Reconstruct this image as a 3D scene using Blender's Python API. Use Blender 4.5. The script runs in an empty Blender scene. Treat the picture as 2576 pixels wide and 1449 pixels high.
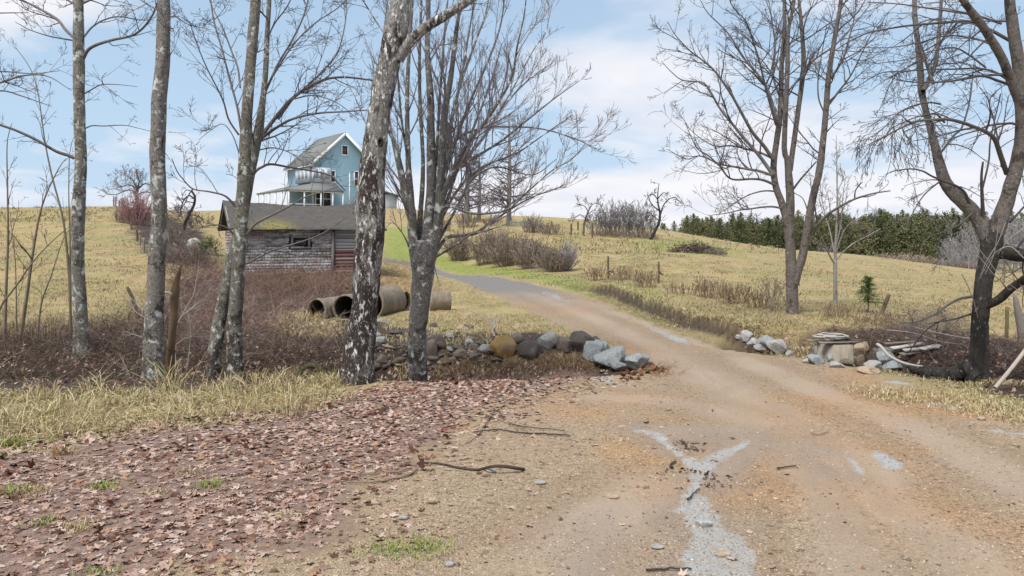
import bpy, math, random
import numpy as np
R = math.radians
rng = np.random.RandomState(7)
rnd = random.Random(11)
SC = bpy.context.scene
COL = SC.collection
# ---------------------------------------------------------------- camera model
# photo measured on a 2576 x 1449 grid: level camera, horizon at row 600
F, CU, HV, HC = 1839.0, 1288.0, 600.0, 2.1
def P3(u, v, Y):
    return np.array([(u-CU)/F*Y, Y, HC-(v-HV)/F*Y])

# ---------------------------------------------------------------- mesh building
class MB:
    def __init__(s): s.v=[]; s.q=[]; s.t=[]; s.n=0
    def add(s, v, q=None, t=None):
        v=np.asarray(v,float).reshape(-1,3)
        if q is not None and len(q): s.q.append(np.asarray(q,int).reshape(-1,4)+s.n)
        if t is not None and len(t): s.t.append(np.asarray(t,int).reshape(-1,3)+s.n)
        s.v.append(v); s.n+=len(v)
    def box(s, c, size, rot=None, jit=0):
        x,y,z=[a/2 for a in size]
        v=np.array([[-x,-y,-z],[x,-y,-z],[x,y,-z],[-x,y,-z],[-x,-y,z],[x,-y,z],[x,y,z],[-x,y,z]],float)
        if jit: v+=rng.uniform(-jit,jit,v.shape)
        if rot is not None: v=v@np.asarray(rot).T
        s.add(v+np.asarray(c,float), [[0,3,2,1],[4,5,6,7],[0,1,5,4],[1,2,6,5],[2,3,7,6],[3,0,4,7]])
    def bar(s, a, b, w, d=None):
        a=np.asarray(a,float); b=np.asarray(b,float); L=np.linalg.norm(b-a); t=(b-a)/L
        r=np.array([0,0,1.]) if abs(t[2])<.9 else np.array([0,1.,0])
        x=np.cross(t,r); x/=np.linalg.norm(x); y=np.cross(x,t)
        s.box((a+b)/2,(w,d or w,L),np.stack([x,y,t],1))
    def build(s, name, mat, parent=None, origin=None, smooth=False, attrs=None):
        v=np.concatenate(s.v)
        if parent is not None and origin is None: origin=parent.get('_o')
        if origin is not None: v=v-np.asarray(origin[:],float)
        q=np.concatenate(s.q) if s.q else np.zeros((0,4),int)
        t=np.concatenate(s.t) if s.t else np.zeros((0,3),int)
        me=bpy.data.meshes.new(name)
        me.vertices.add(len(v)); me.vertices.foreach_set('co', v.astype(np.float32).ravel())
        idx=np.concatenate([q.ravel(),t.ravel()]).astype(np.int32)
        st=np.concatenate([np.arange(len(q))*4, len(q)*4+np.arange(len(t))*3]).astype(np.int32)
        me.loops.add(len(idx)); me.loops.foreach_set('vertex_index', idx)
        me.polygons.add(len(st)); me.polygons.foreach_set('loop_start', st)
        me.update(calc_edges=True); me.validate()
        if smooth: me.polygons.foreach_set('use_smooth', np.ones(len(me.polygons),bool))
        for k,a in (attrs or {}).items():
            at=me.attributes.new(k,'FLOAT','POINT'); at.data.foreach_set('value', np.asarray(a,np.float32))
        if mat: me.materials.append(mat)
        o=bpy.data.objects.new(name, me); COL.objects.link(o)
        if parent is not None: o.parent=parent
        elif origin is not None: o.location=[float(c) for c in origin]
        return o
ORIG={}
def thing(name, label, cat, loc, group=None, rz=0):
    o=bpy.data.objects.new(name, None); COL.objects.link(o)
    o.location=[float(c) for c in loc]; o.rotation_euler.z=rz
    o['label']=label; o['category']=cat
    if group: o['group']=group
    o.empty_display_size=.2
    return o
def tag(o, label, cat, group=None):
    o['label']=label; o['category']=cat
    if group: o['group']=group
    return o
def struct(o): o['kind']='structure'; return o
def stuff(o, label=None, cat=None):
    o['kind']='stuff'
    if label: o['label']=label
    if cat: o['category']=cat
    return o
def copy_tree(o, parent=None):
    c=o.copy(); COL.objects.link(c)
    if parent is not None: c.parent=parent
    for ch in list(o.children): copy_tree(ch, c)
    return c

class Tubes:
    """collects tapered tubes, builds them batched"""
    def __init__(s): s.g={}; s.cnt=0
    def add(s, pts, rad, sides=3):
        pts=np.asarray(pts,float); k=(len(pts),sides)
        s.g.setdefault(k,([],[])); s.g[k][0].append(pts); s.g[k][1].append(np.asarray(rad,float)); s.cnt+=1
    def into(s, mb, rough=0.0):
        for (n,k),(P,Rr) in s.g.items():
            P=np.stack(P); Rr=np.stack(Rr); B=len(P)
            T=np.gradient(P,axis=1); T/=np.linalg.norm(T,axis=2,keepdims=True)+1e-9
            ref=np.tile(np.array([.31,.95,.05]),(B,1)); m=T.mean(1); m/=np.linalg.norm(m,axis=1,keepdims=True)+1e-9
            bad=np.abs((ref*m).sum(1))>.8; ref[bad]=[.9,-.2,.4]
            N=ref[:,None,:]-T*(ref[:,None,:]*T).sum(2,keepdims=True); N/=np.linalg.norm(N,axis=2,keepdims=True)+1e-9
            Bn=np.cross(T,N)
            a=np.arange(k)/k*2*np.pi
            rr=Rr[:,:,None]*np.ones(k)
            if rough: rr=rr*(1+rough*rng.uniform(-1,1,rr.shape))
            V=P[:,:,None,:]+rr[...,None]*(np.cos(a)[None,None,:,None]*N[:,:,None,:]+np.sin(a)[None,None,:,None]*Bn[:,:,None,:])
            base=(np.arange(B)*n*k)[:,None,None]
            i=np.arange(n-1)[None,:,None]*k; j=np.arange(k)[None,None,:]; j2=(j+1)%k
            q=np.stack([base+i+j,base+i+j2,base+i+k+j2,base+i+k+j],-1).reshape(-1,4)
            mb.add(V.reshape(-1,3),q)
            # caps
            if k>=5:
                cv=P[:,-1,:]; off=B*n*k
                t=np.stack([ (np.arange(B)*n*k)[:,None]+(n-1)*k+np.arange(k)[None], (np.arange(B)*n*k)[:,None]+(n-1)*k+(np.arange(k)[None]+1)%k, np.tile((np.arange(B))[:,None],(1,k))],-1).reshape(-1,3)
                t[:,2]+=B*n*k
                s0=mb.n-B*n*k
                mb.v.append(cv); mb.t.append(t+s0); mb.n+=B
    def mb(s, rough=0.0):
        m=MB(); s.into(m,rough); return m

def catmull(pts, m):
    pts=np.asarray(pts,float)
    if len(pts)<3:
        t=np.linspace(0,1,m)[:,None]; return pts[0]*(1-t)+pts[-1]*t
    d=np.concatenate([[0],np.cumsum(np.linalg.norm(np.diff(pts[:,:3],axis=0),axis=1)+1e-6)])
    ex=np.vstack([2*pts[0]-pts[1],pts,2*pts[-1]-pts[-2]])
    out=[]
    for s_ in np.linspace(0,d[-1]*.99999,m):
        i=int(np.searchsorted(d,s_,side='right')-1); i=min(max(i,0),len(pts)-2)
        t=(s_-d[i])/(d[i+1]-d[i]); p0,p1,p2,p3=ex[i],ex[i+1],ex[i+2],ex[i+3]
        out.append(.5*((2*p1)+(-p0+p2)*t+(2*p0-5*p1+4*p2-p3)*t*t+(-p0+3*p1-3*p2+p3)*t**3))
    return np.array(out)

# ---------------------------------------------------------------- numpy noise
def _hash(ix,iy,seed):
    h=(ix*374761393+iy*668265263+seed*1442695041)&0x7fffffff
    h=((h^(h>>13))*1274126177)&0x7fffffff
    return ((h^(h>>16))&0xffff)/65535.0
def vnoise(x,y,seed=0):
    ix=np.floor(x).astype(np.int64); iy=np.floor(y).astype(np.int64); fx=x-ix; fy=y-iy
    fx=fx*fx*(3-2*fx); fy=fy*fy*(3-2*fy)
    a=_hash(ix,iy,seed); b=_hash(ix+1,iy,seed); c=_hash(ix,iy+1,seed); d=_hash(ix+1,iy+1,seed)
    return (a*(1-fx)+b*fx)*(1-fy)+(c*(1-fx)+d*fx)*fy
def fbm(x,y,sc,oct=4,seed=0):
    x=np.asarray(x,float)/sc; y=np.asarray(y,float)/sc; s=0; a=1; t=0
    for o in range(oct):
        s=s+a*(vnoise(x,y,seed+o*17)-.5)*2; t+=a; x=x*2.03+3.1; y=y*2.03+1.7; a*=.5
    return s/t
def sstep(a,b,x):
    t=np.clip((x-a)/(b-a),0,1); return t*t*(3-2*t)

# ---------------------------------------------------------------- terrain
CTRL=[]
def c(u,v,Y): CTRL.append(tuple(P3(u,v,Y)))
def cz(x,y,z): CTRL.append((x,y,z))
# flat yard
for x in (-14,-8,-3,2,7,14): 
    for y in (2,6,9.5): cz(x,y,0)
cz(-9,17.5,-.12); cz(-16,18,-.1); cz(-4.5,17,-.1); cz(0,13.5,0); cz(2.5,12,0); cz(-22,12,0); cz(20,10,0); cz(12,13,.05); cz(20,16,.05)
cz(-1.5,20,-.02); cz(1.8,20,0.0); cz(1,27,0); cz(-3,40,-.02); cz(-1.5,33,.0)
# left pasture
for u in (-900,-300,0,330):
    c(u,800,21); c(u,700,30); c(u,600,48); c(u,552,62); c(u,521,85)
    cz((u-CU)/F*115,115,5.6); cz((u-CU)/F*200,200,3)
# shed slope and house knoll
c(600,780,24); c(570,690,35); c(760,690,34.5); c(900,690,37); c(560,640,44); c(450,640,40); c(430,560,70)
c(780,524,95); c(950,524,98); c(860,527,90); c(700,522,100); c(850,522,115); c(1050,530,98); c(800,600,62); c(960,650,47); c(1000,600,60)
# drive and lawn
c(1100,676,48); c(1100,600,64); c(1120,558,82); c(1180,545,95); c(1250,690,39); c(1250,610,60); c(1280,566,74); c(1400,715,32); c(1420,610,58); c(1400,576,72)
c(1560,752,24); c(1560,650,46); c(1560,590,70); c(1650,597,69); c(1680,650,44); c(1730,612,66)
cz(20,110,3.4); cz(8,130,4.2); cz(-12,150,5); cz(-30,170,5)
# right pasture, falling to the wood
c(1850,815,18.5); c(1993,815,17.5); c(1850,720,29); c(1950,628,75); c(1850,618,70); c(2000,700,32)
c(2150,790,19); c(2150,700,36); c(2150,648,75); c(2150,642,100)
c(2350,790,19); c(2350,720,33); c(2350,672,72); c(2350,668,105)
c(2576,790,19); c(2576,730,31); c(2576,700,65); c(2576,690,105); c(3100,790,19); c(3100,720,35); c(3100,700,90)
for u in (1500,1700,1900): cz((u-CU)/F*170,170,-2.5-(u-1500)*.004)
for u in (2100,2300,2600,3200): cz((u-CU)/F*170,170,-5.2)
for u in (-900,300,1288,2200,3300): cz((u-CU)/F*420,420,0)
CTRL=np.array(CTRL)
def warp(x,y):
    t=np.log(np.maximum(y+6,1.0)); return np.stack([x/(y+6)*4.2, t*1.6],-1)
def tps(r2): return np.where(r2>1e-12, .5*r2*np.log(r2+1e-12),0)
_W=warp(CTRL[:,0],CTRL[:,1]); _n=len(CTRL)
_K=tps(((_W[:,None]-_W[None])**2).sum(-1))+np.eye(_n)*2e-3
_Pm=np.hstack([np.ones((_n,1)),_W]); _A=np.zeros((_n+3,_n+3)); _A[:_n,:_n]=_K; _A[:_n,_n:]=_Pm; _A[_n:,:_n]=_Pm.T
_sol=np.linalg.solve(_A,np.concatenate([CTRL[:,2],np.zeros(3)]))
def polydist(x,y,poly):
    """distance, arc parameter and side of the nearest point on an open polyline"""
    best=np.full(x.shape,1e9); par=np.zeros(x.shape); side=np.zeros(x.shape); acc=0
    for (x0,y0),(x1,y1) in zip(poly[:-1],poly[1:]):
        dx,dy=x1-x0,y1-y0; L2=dx*dx+dy*dy; t=np.clip(((x-x0)*dx+(y-y0)*dy)/L2,0,1)
        d=np.hypot(x-x0-t*dx,y-y0-t*dy); m=d<best
        best=np.where(m,d,best); par=np.where(m,acc+t*math.sqrt(L2),par); side=np.where(m,dx*(y-y0)-dy*(x-x0),side); acc+=math.sqrt(L2)
    return best,par,side,acc
LD=[(-40,15.5),(-24,14.6),(-12,13.7),(-6,13.1),(-3,12.7),(-1.2,12.4),(.3,12.5),(1.3,12.7)]
RD=[(4.7,15.2),(5.2,14.8),(5.9,14.0),(6.6,12.6),(7.4,11.7),(10,10.8),(25,9.0)]
BK=[tuple(P3(u,v,(HC*F)/(v-HV))[:2]) for u,v in ((1450,728),(1530,752),(1630,788),(1740,822),(1860,846),(1990,862),(2060,872))]
def base_h(x,y):
    x=np.asarray(x,float); y=np.asarray(y,float)
    w=warp(x,y); out=_sol[_n]+w[...,0]*_sol[_n+1]+w[...,1]*_sol[_n+2]
    for i in range(_n):
        out=out+_sol[i]*tps((w[...,0]-_W[i,0])**2+(w[...,1]-_W[i,1])**2)
    near=sstep(7.5,10,y); out=out*near
    # stream ditch, left of the drive
    d,p,s,L=polydist(x,y,LD); f=p/L
    hw=1.45-1.0*f; sl=1.75-.55*f; dep=(.98-.28*f)*(1-sstep(.965,1.0,f)*.6)
    out=out-dep*(1-sstep(hw,hw+sl,d+.25*fbm(x,y,1.3,3,5)))
    d,p,s,L=polydist(x,y,RD)
    out=out-.62*(1-sstep(.3,1.35,d+.25*fbm(x,y,1.1,3,9)))*sstep(0,.8,p+.3)
    d,p,s,L=polydist(x,y,BK); s_=np.where(s<0,-d,d)     # field side has s>0
    g=sstep(0,.22,s_+.12*fbm(x,y,.8,3,3))*np.exp(-(np.maximum(s_,0)/5)**2)*sstep(0,3,p)*(1-sstep(L-2.,L,p)*.7)
    out=out+.30*g
    # small relief
    off=sstep(9.5,12,y)
    dr=np.abs(fbm(x,y,.9,3,21))
    out=out+off*(.05*fbm(x,y,1.2,4,1)+.12*fbm(x,y,9,3,2)*sstep(14,30,y))*(1-.8*sstep(70,100,y))
    out=out+.012*fbm(x,y,.7,3,30)*(1-off)
    return out
NQ,NT=820,620
QMIN,QMAX=-1.75,1.75; TMIN,TMAX=math.log(3.2),math.log(1300.)
_q=np.linspace(QMIN,QMAX,NQ); _t=np.linspace(TMIN,TMAX,NT)
GQ,GT=np.meshgrid(_q,_t); GY=np.exp(GT)-6; GX=GQ*(GY+6)
GZ=base_h(GX,GY)
def hz(x,y):
    x=np.asarray(x,float); y=np.asarray(y,float)
    t=(np.log(np.maximum(y+6,3.21))-TMIN)/(TMAX-TMIN)*(NT-1); q=(x/(y+6)-QMIN)/(QMAX-QMIN)*(NQ-1)
    t=np.clip(t,0,NT-1.001); q=np.clip(q,0,NQ-1.001); it=t.astype(int); iq=q.astype(int); ft=t-it; fq=q-iq
    return (GZ[it,iq]*(1-fq)+GZ[it,iq+1]*fq)*(1-ft)+(GZ[it+1,iq]*(1-fq)+GZ[it+1,iq+1]*fq)*ft
YS=np.exp(np.linspace(math.log(3.0),math.log(300),900))
def ground(u,v):
    """first point of the terrain seen along a ray; arrays allowed"""
    u=np.atleast_1d(np.asarray(u,float)); v=np.atleast_1d(np.asarray(v,float)); out=np.full((len(u),3),np.nan)
    for i0 in range(0,len(u),4000):
        uu=u[i0:i0+4000,None]; vv=v[i0:i0+4000,None]
        X=(uu-CU)/F*YS; Z=HC-(vv-HV)/F*YS
        dz=Z-hz(X,YS+0*X); hit=dz<=0; any_=hit.any(1); k=np.argmax(hit,1); k=np.maximum(k,1)
        r=np.arange(len(k)); a=dz[r,k-1]; b=dz[r,k]; f=np.clip(a/(a-b+1e-9),0,1); Y=YS[k-1]*(1-f)+YS[k]*f
        res=np.stack([(uu[:,0]-CU)/F*Y,Y,hz((uu[:,0]-CU)/F*Y,Y)],-1); res[~any_]=np.nan
        out[i0:i0+4000]=res
    return out
def g1(u,v): return ground([u],[v])[0]
def at(u,Y):
    x=(u-CU)/F*Y; return np.array([x,Y,float(hz(x,Y))])
def wpoly(pts):
    g=ground([p[0] for p in pts],[p[1] for p in pts])
    return g[:,:2]
def sdpoly(x,y,poly):
    """signed distance, positive inside"""
    d=np.full(x.shape,1e9); ins=np.zeros(x.shape,bool); n=len(poly)
    for i in range(n):
        x0,y0=poly[i]; x1,y1=poly[(i+1)%n]; dx,dy=x1-x0,y1-y0
        t=np.clip(((x-x0)*dx+(y-y0)*dy)/(dx*dx+dy*dy+1e-12),0,1)
        d=np.minimum(d,np.hypot(x-x0-t*dx,y-y0-t*dy))
        cr=((y0>y)!=(y1>y)); xi=x0+(y-y0)*dx/(dy if abs(dy)>1e-9 else 1e-9); ins^=cr&(x<xi)
    return np.where(ins,d,-d)
# ---------------------------------------------------------------- materials
class NT_:
    def __init__(s,name):
        s.m=bpy.data.materials.new(name); s.m.use_nodes=True; s.t=s.m.node_tree; s.N=s.t.nodes; s.L=s.t.links
        s.b=s.N['Principled BSDF']; s.b.inputs['Specular IOR Level'].default_value=.3
    def n(s,typ,**kw):
        x=s.N.new(typ)
        for k,v in kw.items():
            if k in('inp',):
                for kk,vv in v.items(): x.inputs[kk].default_value=vv
            else: setattr(x,k,v)
        return x
    def l(s,a,b): s.L.new(a,b)
    def coord(s,kind='Object',scale=(1,1,1)):
        tc=s.n('ShaderNodeTexCoord'); mp=s.n('ShaderNodeMapping'); mp.inputs['Scale'].default_value=scale; s.l(tc.outputs[kind],mp.inputs['Vector']); return mp.outputs[0]
    def pos(s,scale=(1,1,1)):
        g=s.n('ShaderNodeNewGeometry'); mp=s.n('ShaderNodeMapping'); mp.inputs['Scale'].default_value=scale; s.l(g.outputs['Position'],mp.inputs['Vector']); return mp.outputs[0]
    def noise(s,vec,scale,detail=4,rough=.55,dist=0):
        x=s.n('ShaderNodeTexNoise'); x.inputs['Scale'].default_value=scale; x.inputs['Detail'].default_value=detail; x.inputs['Roughness'].default_value=rough; x.inputs['Distortion'].default_value=dist
        s.l(vec,x.inputs['Vector']); return x.outputs['Fac']
    def ramp(s,fac,stops,mode='LINEAR'):
        x=s.n('ShaderNodeValToRGB'); x.color_ramp.interpolation=mode; e=x.color_ramp.elements
        while len(e)<len(stops): e.new(.5)
        for el,(p,cc) in zip(e,stops):
            el.position=p; el.color=(cc,cc,cc,1) if not hasattr(cc,'__len__') else (*cc,1)
        s.l(fac,x.inputs['Fac']); return x.outputs['Color']
    def mix(s,fac,a,b,mode='MIX'):
        x=s.n('ShaderNodeMix',data_type='RGBA',blend_type=mode)
        for sock,val in ((x.inputs[0],fac),(x.inputs[6],a),(x.inputs[7],b)):
            if hasattr(val,'links'): s.l(val,sock)
            elif isinstance(val,(int,float)): sock.default_value=val
            else: sock.default_value=(*val,1)
        return x.outputs[2]
    def math(s,op,a,b=None,clamp=False):
        x=s.n('ShaderNodeMath',operation=op,use_clamp=clamp)
        for i,val in enumerate((a,b)):
            if val is None: continue
            if hasattr(val,'links'): s.l(val,x.inputs[i])
            else: x.inputs[i].default_value=val
        return x.outputs[0]
    def attr(s,name):
        x=s.n('ShaderNodeAttribute',attribute_name=name); return x.outputs['Fac']
    def bump(s,h,strength=.5,dist=.02):
        x=s.n('ShaderNodeBump'); x.inputs['Strength'].default_value=strength; x.inputs['Distance'].default_value=dist; s.l(h,x.inputs['Height']); s.l(x.outputs[0],s.b.inputs['Normal']); return x
    def col(s,cc):
        if hasattr(cc,'links'): s.l(cc,s.b.inputs['Base Color'])
        else: s.b.inputs['Base Color'].default_value=(*cc,1)
    def rough(s,r):
        if hasattr(r,'links'): s.l(r,s.b.inputs['Roughness'])
        else: s.b.inputs['Roughness'].default_value=r
    def island(s):
        g=s.n('ShaderNodeNewGeometry'); return g.outputs['Random Per Island']

def bark(name, base, light, dark, lthr=.6, dthr=.42, moss=None, mthr=.62, ls=9, ds=4, stretch=.35, stain=None):
    m=NT_(name); v=m.coord('Object',(1,1,stretch)); v2=m.coord('Object',(1,1,.8 if stretch>.3 else .42))
    f=m.noise(v,14,6,.7); cA=m.mix(f,tuple(x*.55 for x in base),tuple(x*1.35 for x in base))
    dn=m.noise(v2,ds,5,.62,.4)
    if stain:   # old water stains low on the butt, patchy upper edge
        sx=m.n('ShaderNodeSeparateXYZ'); m.l(m.coord('Object'),sx.inputs[0]); dn=m.math('ADD',dn,m.math('MULTIPLY',m.ramp(m.math('DIVIDE',sx.outputs[2],stain[0]),[(0,0),(1,1)]),stain[1])); dn=m.math('SUBTRACT',dn,stain[2])
    dk=m.ramp(dn,[(dthr-.05,1),(dthr+.03,0)])
    cB=m.mix(dk,cA,m.mix(f,tuple(x*.6 for x in dark),tuple(x*1.5 for x in dark)))
    cB=m.mix(m.math('MULTIPLY',m.ramp(m.noise(m.coord('Object',(1,1,1.5)),15,4,.65),[(.36,1),(.46,0)]),.75),cB,dark); cB=m.mix(m.math('MULTIPLY',m.ramp(m.noise(v2,34,3,.6),[(.38,1),(.5,0)]),.5),cB,dark)
    lt=m.ramp(m.noise(v2,ls,5,.7,.3),[(lthr-.015,0),(lthr+.045,1)])
    cC=m.mix(lt,cB,light)
    sp=m.ramp(m.noise(v2,ls*4.2,3,.6),[(.635,0),(.67,1)]); cC=m.mix(m.math('MULTIPLY',sp,.75),cC,light)
    if moss: 
        ms=m.ramp(m.noise(v2,ds*1.7,5,.65),[(mthr-.04,0),(mthr+.06,1)]); cC=m.mix(m.math('MULTIPLY',ms,.8),cC,moss)
    m.col(cC); m.rough(.8)
    h=m.math('ADD',m.math('MULTIPLY',m.noise(m.coord('Object',(1,1,.18)),22,5,.7),1.0),m.math('MULTIPLY',lt,.25)); m.bump(h,.9,.03)
    return m.m
def flat(name,cc,rough=.8,var=.35,scale=8,spec=.3,bump=0,per_island=False,alt=None):
    m=NT_(name); v=m.coord('Object'); f=m.noise(v,scale,5,.6)
    a=tuple(x*(1-var) for x in cc); b=tuple(min(x*(1+var),1) for x in (alt or cc))
    if per_island: f=m.math('ADD',m.math('MULTIPLY',m.island(),.75),m.math('MULTIPLY',f,.25))
    m.col(m.mix(f,a,b)); m.rough(rough); m.b.inputs['Specular IOR Level'].default_value=spec
    if bump: m.bump(m.noise(v,scale*4,4),bump,.02)
    return m.m
def islandmat(name,stops,rough=.6,spec=.3,trans=0):
    m=NT_(name); m.col(m.ramp(m.island(),stops)); m.rough(rough); m.b.inputs['Specular IOR Level'].default_value=spec
    return m.m
BK_A=bark('bark_grey_lichen',(.225,.20,.165),(.56,.57,.52),(.07,.06,.05),.545,.445,(.17,.17,.10),.62,6.5,5)
BK_B=bark('bark_grey_birch',(.21,.19,.165),(.52,.51,.47),(.055,.045,.038),.565,.445,(.16,.16,.10),.62,7,5,stain=(3.2,.10,.04))
BK_C=bark('bark_mossy_grey',(.185,.165,.135),(.52,.55,.50),(.045,.033,.027),.565,.43,(.17,.16,.095),.60,9,5,stain=(2.4,.26,.18))
BK_D=bark('bark_dark_flecked',(.24,.22,.195),(.62,.61,.57),(.032,.021,.018),.565,.50,(.16,.16,.1),.67,17,3.6,stain=(4.0,.17,.13),stretch=.25)
BK_E=bark('bark_maple_grey',(.17,.155,.14),(.56,.57,.54),(.04,.034,.03),.57,.45,(.15,.15,.09),.60,7,4,stain=(2.2,.20,.14))
BK_F=bark('bark_wet_black',(.048,.04,.034),(.20,.185,.16),(.014,.012,.010),.66,.45,(.05,.045,.022),.66,6,3,.2)
BK_G=bark('bark_brown_grey',(.165,.14,.12),(.36,.34,.32),(.05,.04,.034),.64,.42,(.13,.12,.075),.64,10,5)
BK_H=bark('bark_pale_grey',(.34,.31,.27),(.5,.5,.48),(.17,.14,.12),.62,.40,(.25,.24,.16),.66,9,5)
TWIG=flat('twig_dark',(.066,.055,.056),.75,.5,3,alt=(.105,.09,.094))
TWIG_P=flat('twig_purple_grey',(.13,.105,.115),.7,.5,3,alt=(.22,.185,.19))
TWIG_G=flat('twig_grey_pale',(.30,.27,.24),.8,.35,3)
TWIG_FAR=flat('twig_far_grey',(.27,.255,.26),.9,.3,1)
STEM_BR=islandmat('bramble_stem',[(0,(.025,.016,.015)),(.45,(.07,.042,.037)),(.75,(.14,.088,.07)),(1,(.30,.22,.165))],.75)
STEM_RED=islandmat('shrub_stem_red',[(0,(.23,.12,.12)),(.6,(.38,.22,.215)),(1,(.48,.33,.31))],.8)
STEM_TAN=islandmat('shrub_stem_brown',[(0,(.12,.088,.068)),(.6,(.27,.21,.165)),(1,(.40,.33,.27))],.8)
STEM_DRY=islandmat('weed_stem_dry',[(0,(.13,.085,.06)),(.6,(.26,.18,.115)),(1,(.40,.30,.19))],.8)
STEM_GREY=islandmat('thicket_stem_grey',[(0,(.17,.15,.155)),(.6,(.30,.275,.28)),(1,(.42,.40,.40))],.9)
STRAW=islandmat('dry_grass_blade',[(0,(.16,.105,.05)),(.25,(.34,.25,.12)),(.6,(.47,.38,.21)),(.88,(.60,.52,.34)),(.91,(.20,.22,.055)),(1,(.26,.28,.08))],.6)
STRAW2=islandmat('field_grass_blade',[(0,(.22,.165,.085)),(.45,(.325,.275,.15)),(.8,(.395,.345,.21)),(.84,(.22,.22,.075)),(1,(.28,.27,.10))],.7)
GREENBL=islandmat('green_grass_blade',[(0,(.14,.18,.04)),(.45,(.22,.265,.06)),(.8,(.29,.32,.085)),(1,(.42,.36,.16))],.6)
LEAF=NT_('fallen_leaf')
_i=LEAF.island(); LEAF.col(LEAF.ramp(_i,[(0,(.075,.032,.02)),(.2,(.17,.09,.06)),(.42,(.30,.185,.14)),(.7,(.385,.265,.21)),(.9,(.47,.36,.295)),(1,(.32,.17,.07))])); LEAF.rough(.55); LEAF.b.inputs['Specular IOR Level'].default_value=.22; LEAF=LEAF.m
LEAF_UP=islandmat('curled_leaf',[(0,(.055,.02,.012)),(.5,(.13,.045,.025)),(1,(.24,.10,.05))],.45)
WOOD_GREY=flat('weathered_wood',(.22,.19,.165),.85,.4,12,bump=.3)
WOOD_DARK=flat('old_post_wood',(.12,.09,.062),.9,.45,10,bump=.4)
WOOD_PALE=flat('bleached_wood',(.50,.46,.41),.85,.3,9)
SNAG=flat('dead_snag_wood',(.17,.11,.065),.9,.55,9,bump=.5)
WHITE=flat('white_trim_paint',(.78,.79,.80),.6,.06,6)
GLASS=NT_('dark_window_glass'); GLASS.col((.03,.035,.04)); GLASS.rough(.08); GLASS.b.inputs['Specular IOR Level'].default_value=.6; GLASS=GLASS.m
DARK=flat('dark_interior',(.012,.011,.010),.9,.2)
def rockmat(name,a,b,spots=None,thr=.62,rough=.75,sc=6):
    m=NT_(name); v=m.coord('Object'); f=m.noise(v,sc,6,.65); cc=m.mix(f,a,b)
    g=m.ramp(m.noise(v,sc*7,3,.6),[(.35,.72),(.7,1.25)]); cc=m.mix(1.0,cc,g,'MULTIPLY')
    if spots: cc=m.mix(m.ramp(m.noise(v,sc*.55,4,.6),[(thr-.08,0),(thr+.05,1)]),cc,spots)
    m.col(cc); m.rough(rough); m.bump(m.noise(v,sc*4,6,.7),.7,.04); return m.m
RK_OCHRE=rockmat('rock_ochre',(.22,.125,.04),(.44,.285,.10),(.20,.15,.11),.60)
RK_DARK=rockmat('rock_dark_brown',(.065,.05,.042),(.15,.12,.10),(.20,.175,.15),.66)
RK_GREY=rockmat('rock_pale_grey',(.28,.265,.245),(.45,.43,.40),(.20,.185,.165),.62)
RK_BLUE=rockmat('rock_blue_grey',(.19,.205,.205),(.37,.39,.39),(.16,.15,.135),.64,.6,5)
RK_WHITE=rockmat('rock_whitish',(.30,.29,.275),(.47,.46,.45),(.22,.19,.165),.62)
RK_TAN=rockmat('rock_tan',(.34,.25,.16),(.52,.41,.29),(.24,.16,.11),.62)
RK_BROWN=rockmat('rock_brown',(.13,.095,.075),(.25,.195,.16),(.11,.085,.07),.6)
RK_FIELD=rockmat('rock_lichen',(.28,.28,.24),(.45,.45,.40),(.2,.2,.15),.6)
def concrete(nm='old_concrete',ca=(.22,.18,.13),cb=(.40,.345,.27)):
    m=NT_(nm); v=m.coord('Object'); f=m.noise(v,5,6,.65); cc=m.mix(f,ca,cb)
    st=m.ramp(m.noise(m.coord('Object',(3,3,.8)),3,4,.6),[(.38,.72),(.62,1.05)]); cc=m.mix(1.,cc,st,'MULTIPLY')
    ms=m.ramp(m.noise(v,2.3,5,.6),[(.55,0),(.7,1)]); cc=m.mix(m.math('MULTIPLY',ms,.6),cc,(.16,.15,.07))
    m.col(cc); m.rough(.85); m.bump(m.noise(v,40,4,.7),.4,.01); return m.m
CONC=concrete(); PIPEC=concrete('stained_pipe_concrete',(.14,.105,.075),(.33,.27,.205))

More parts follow.
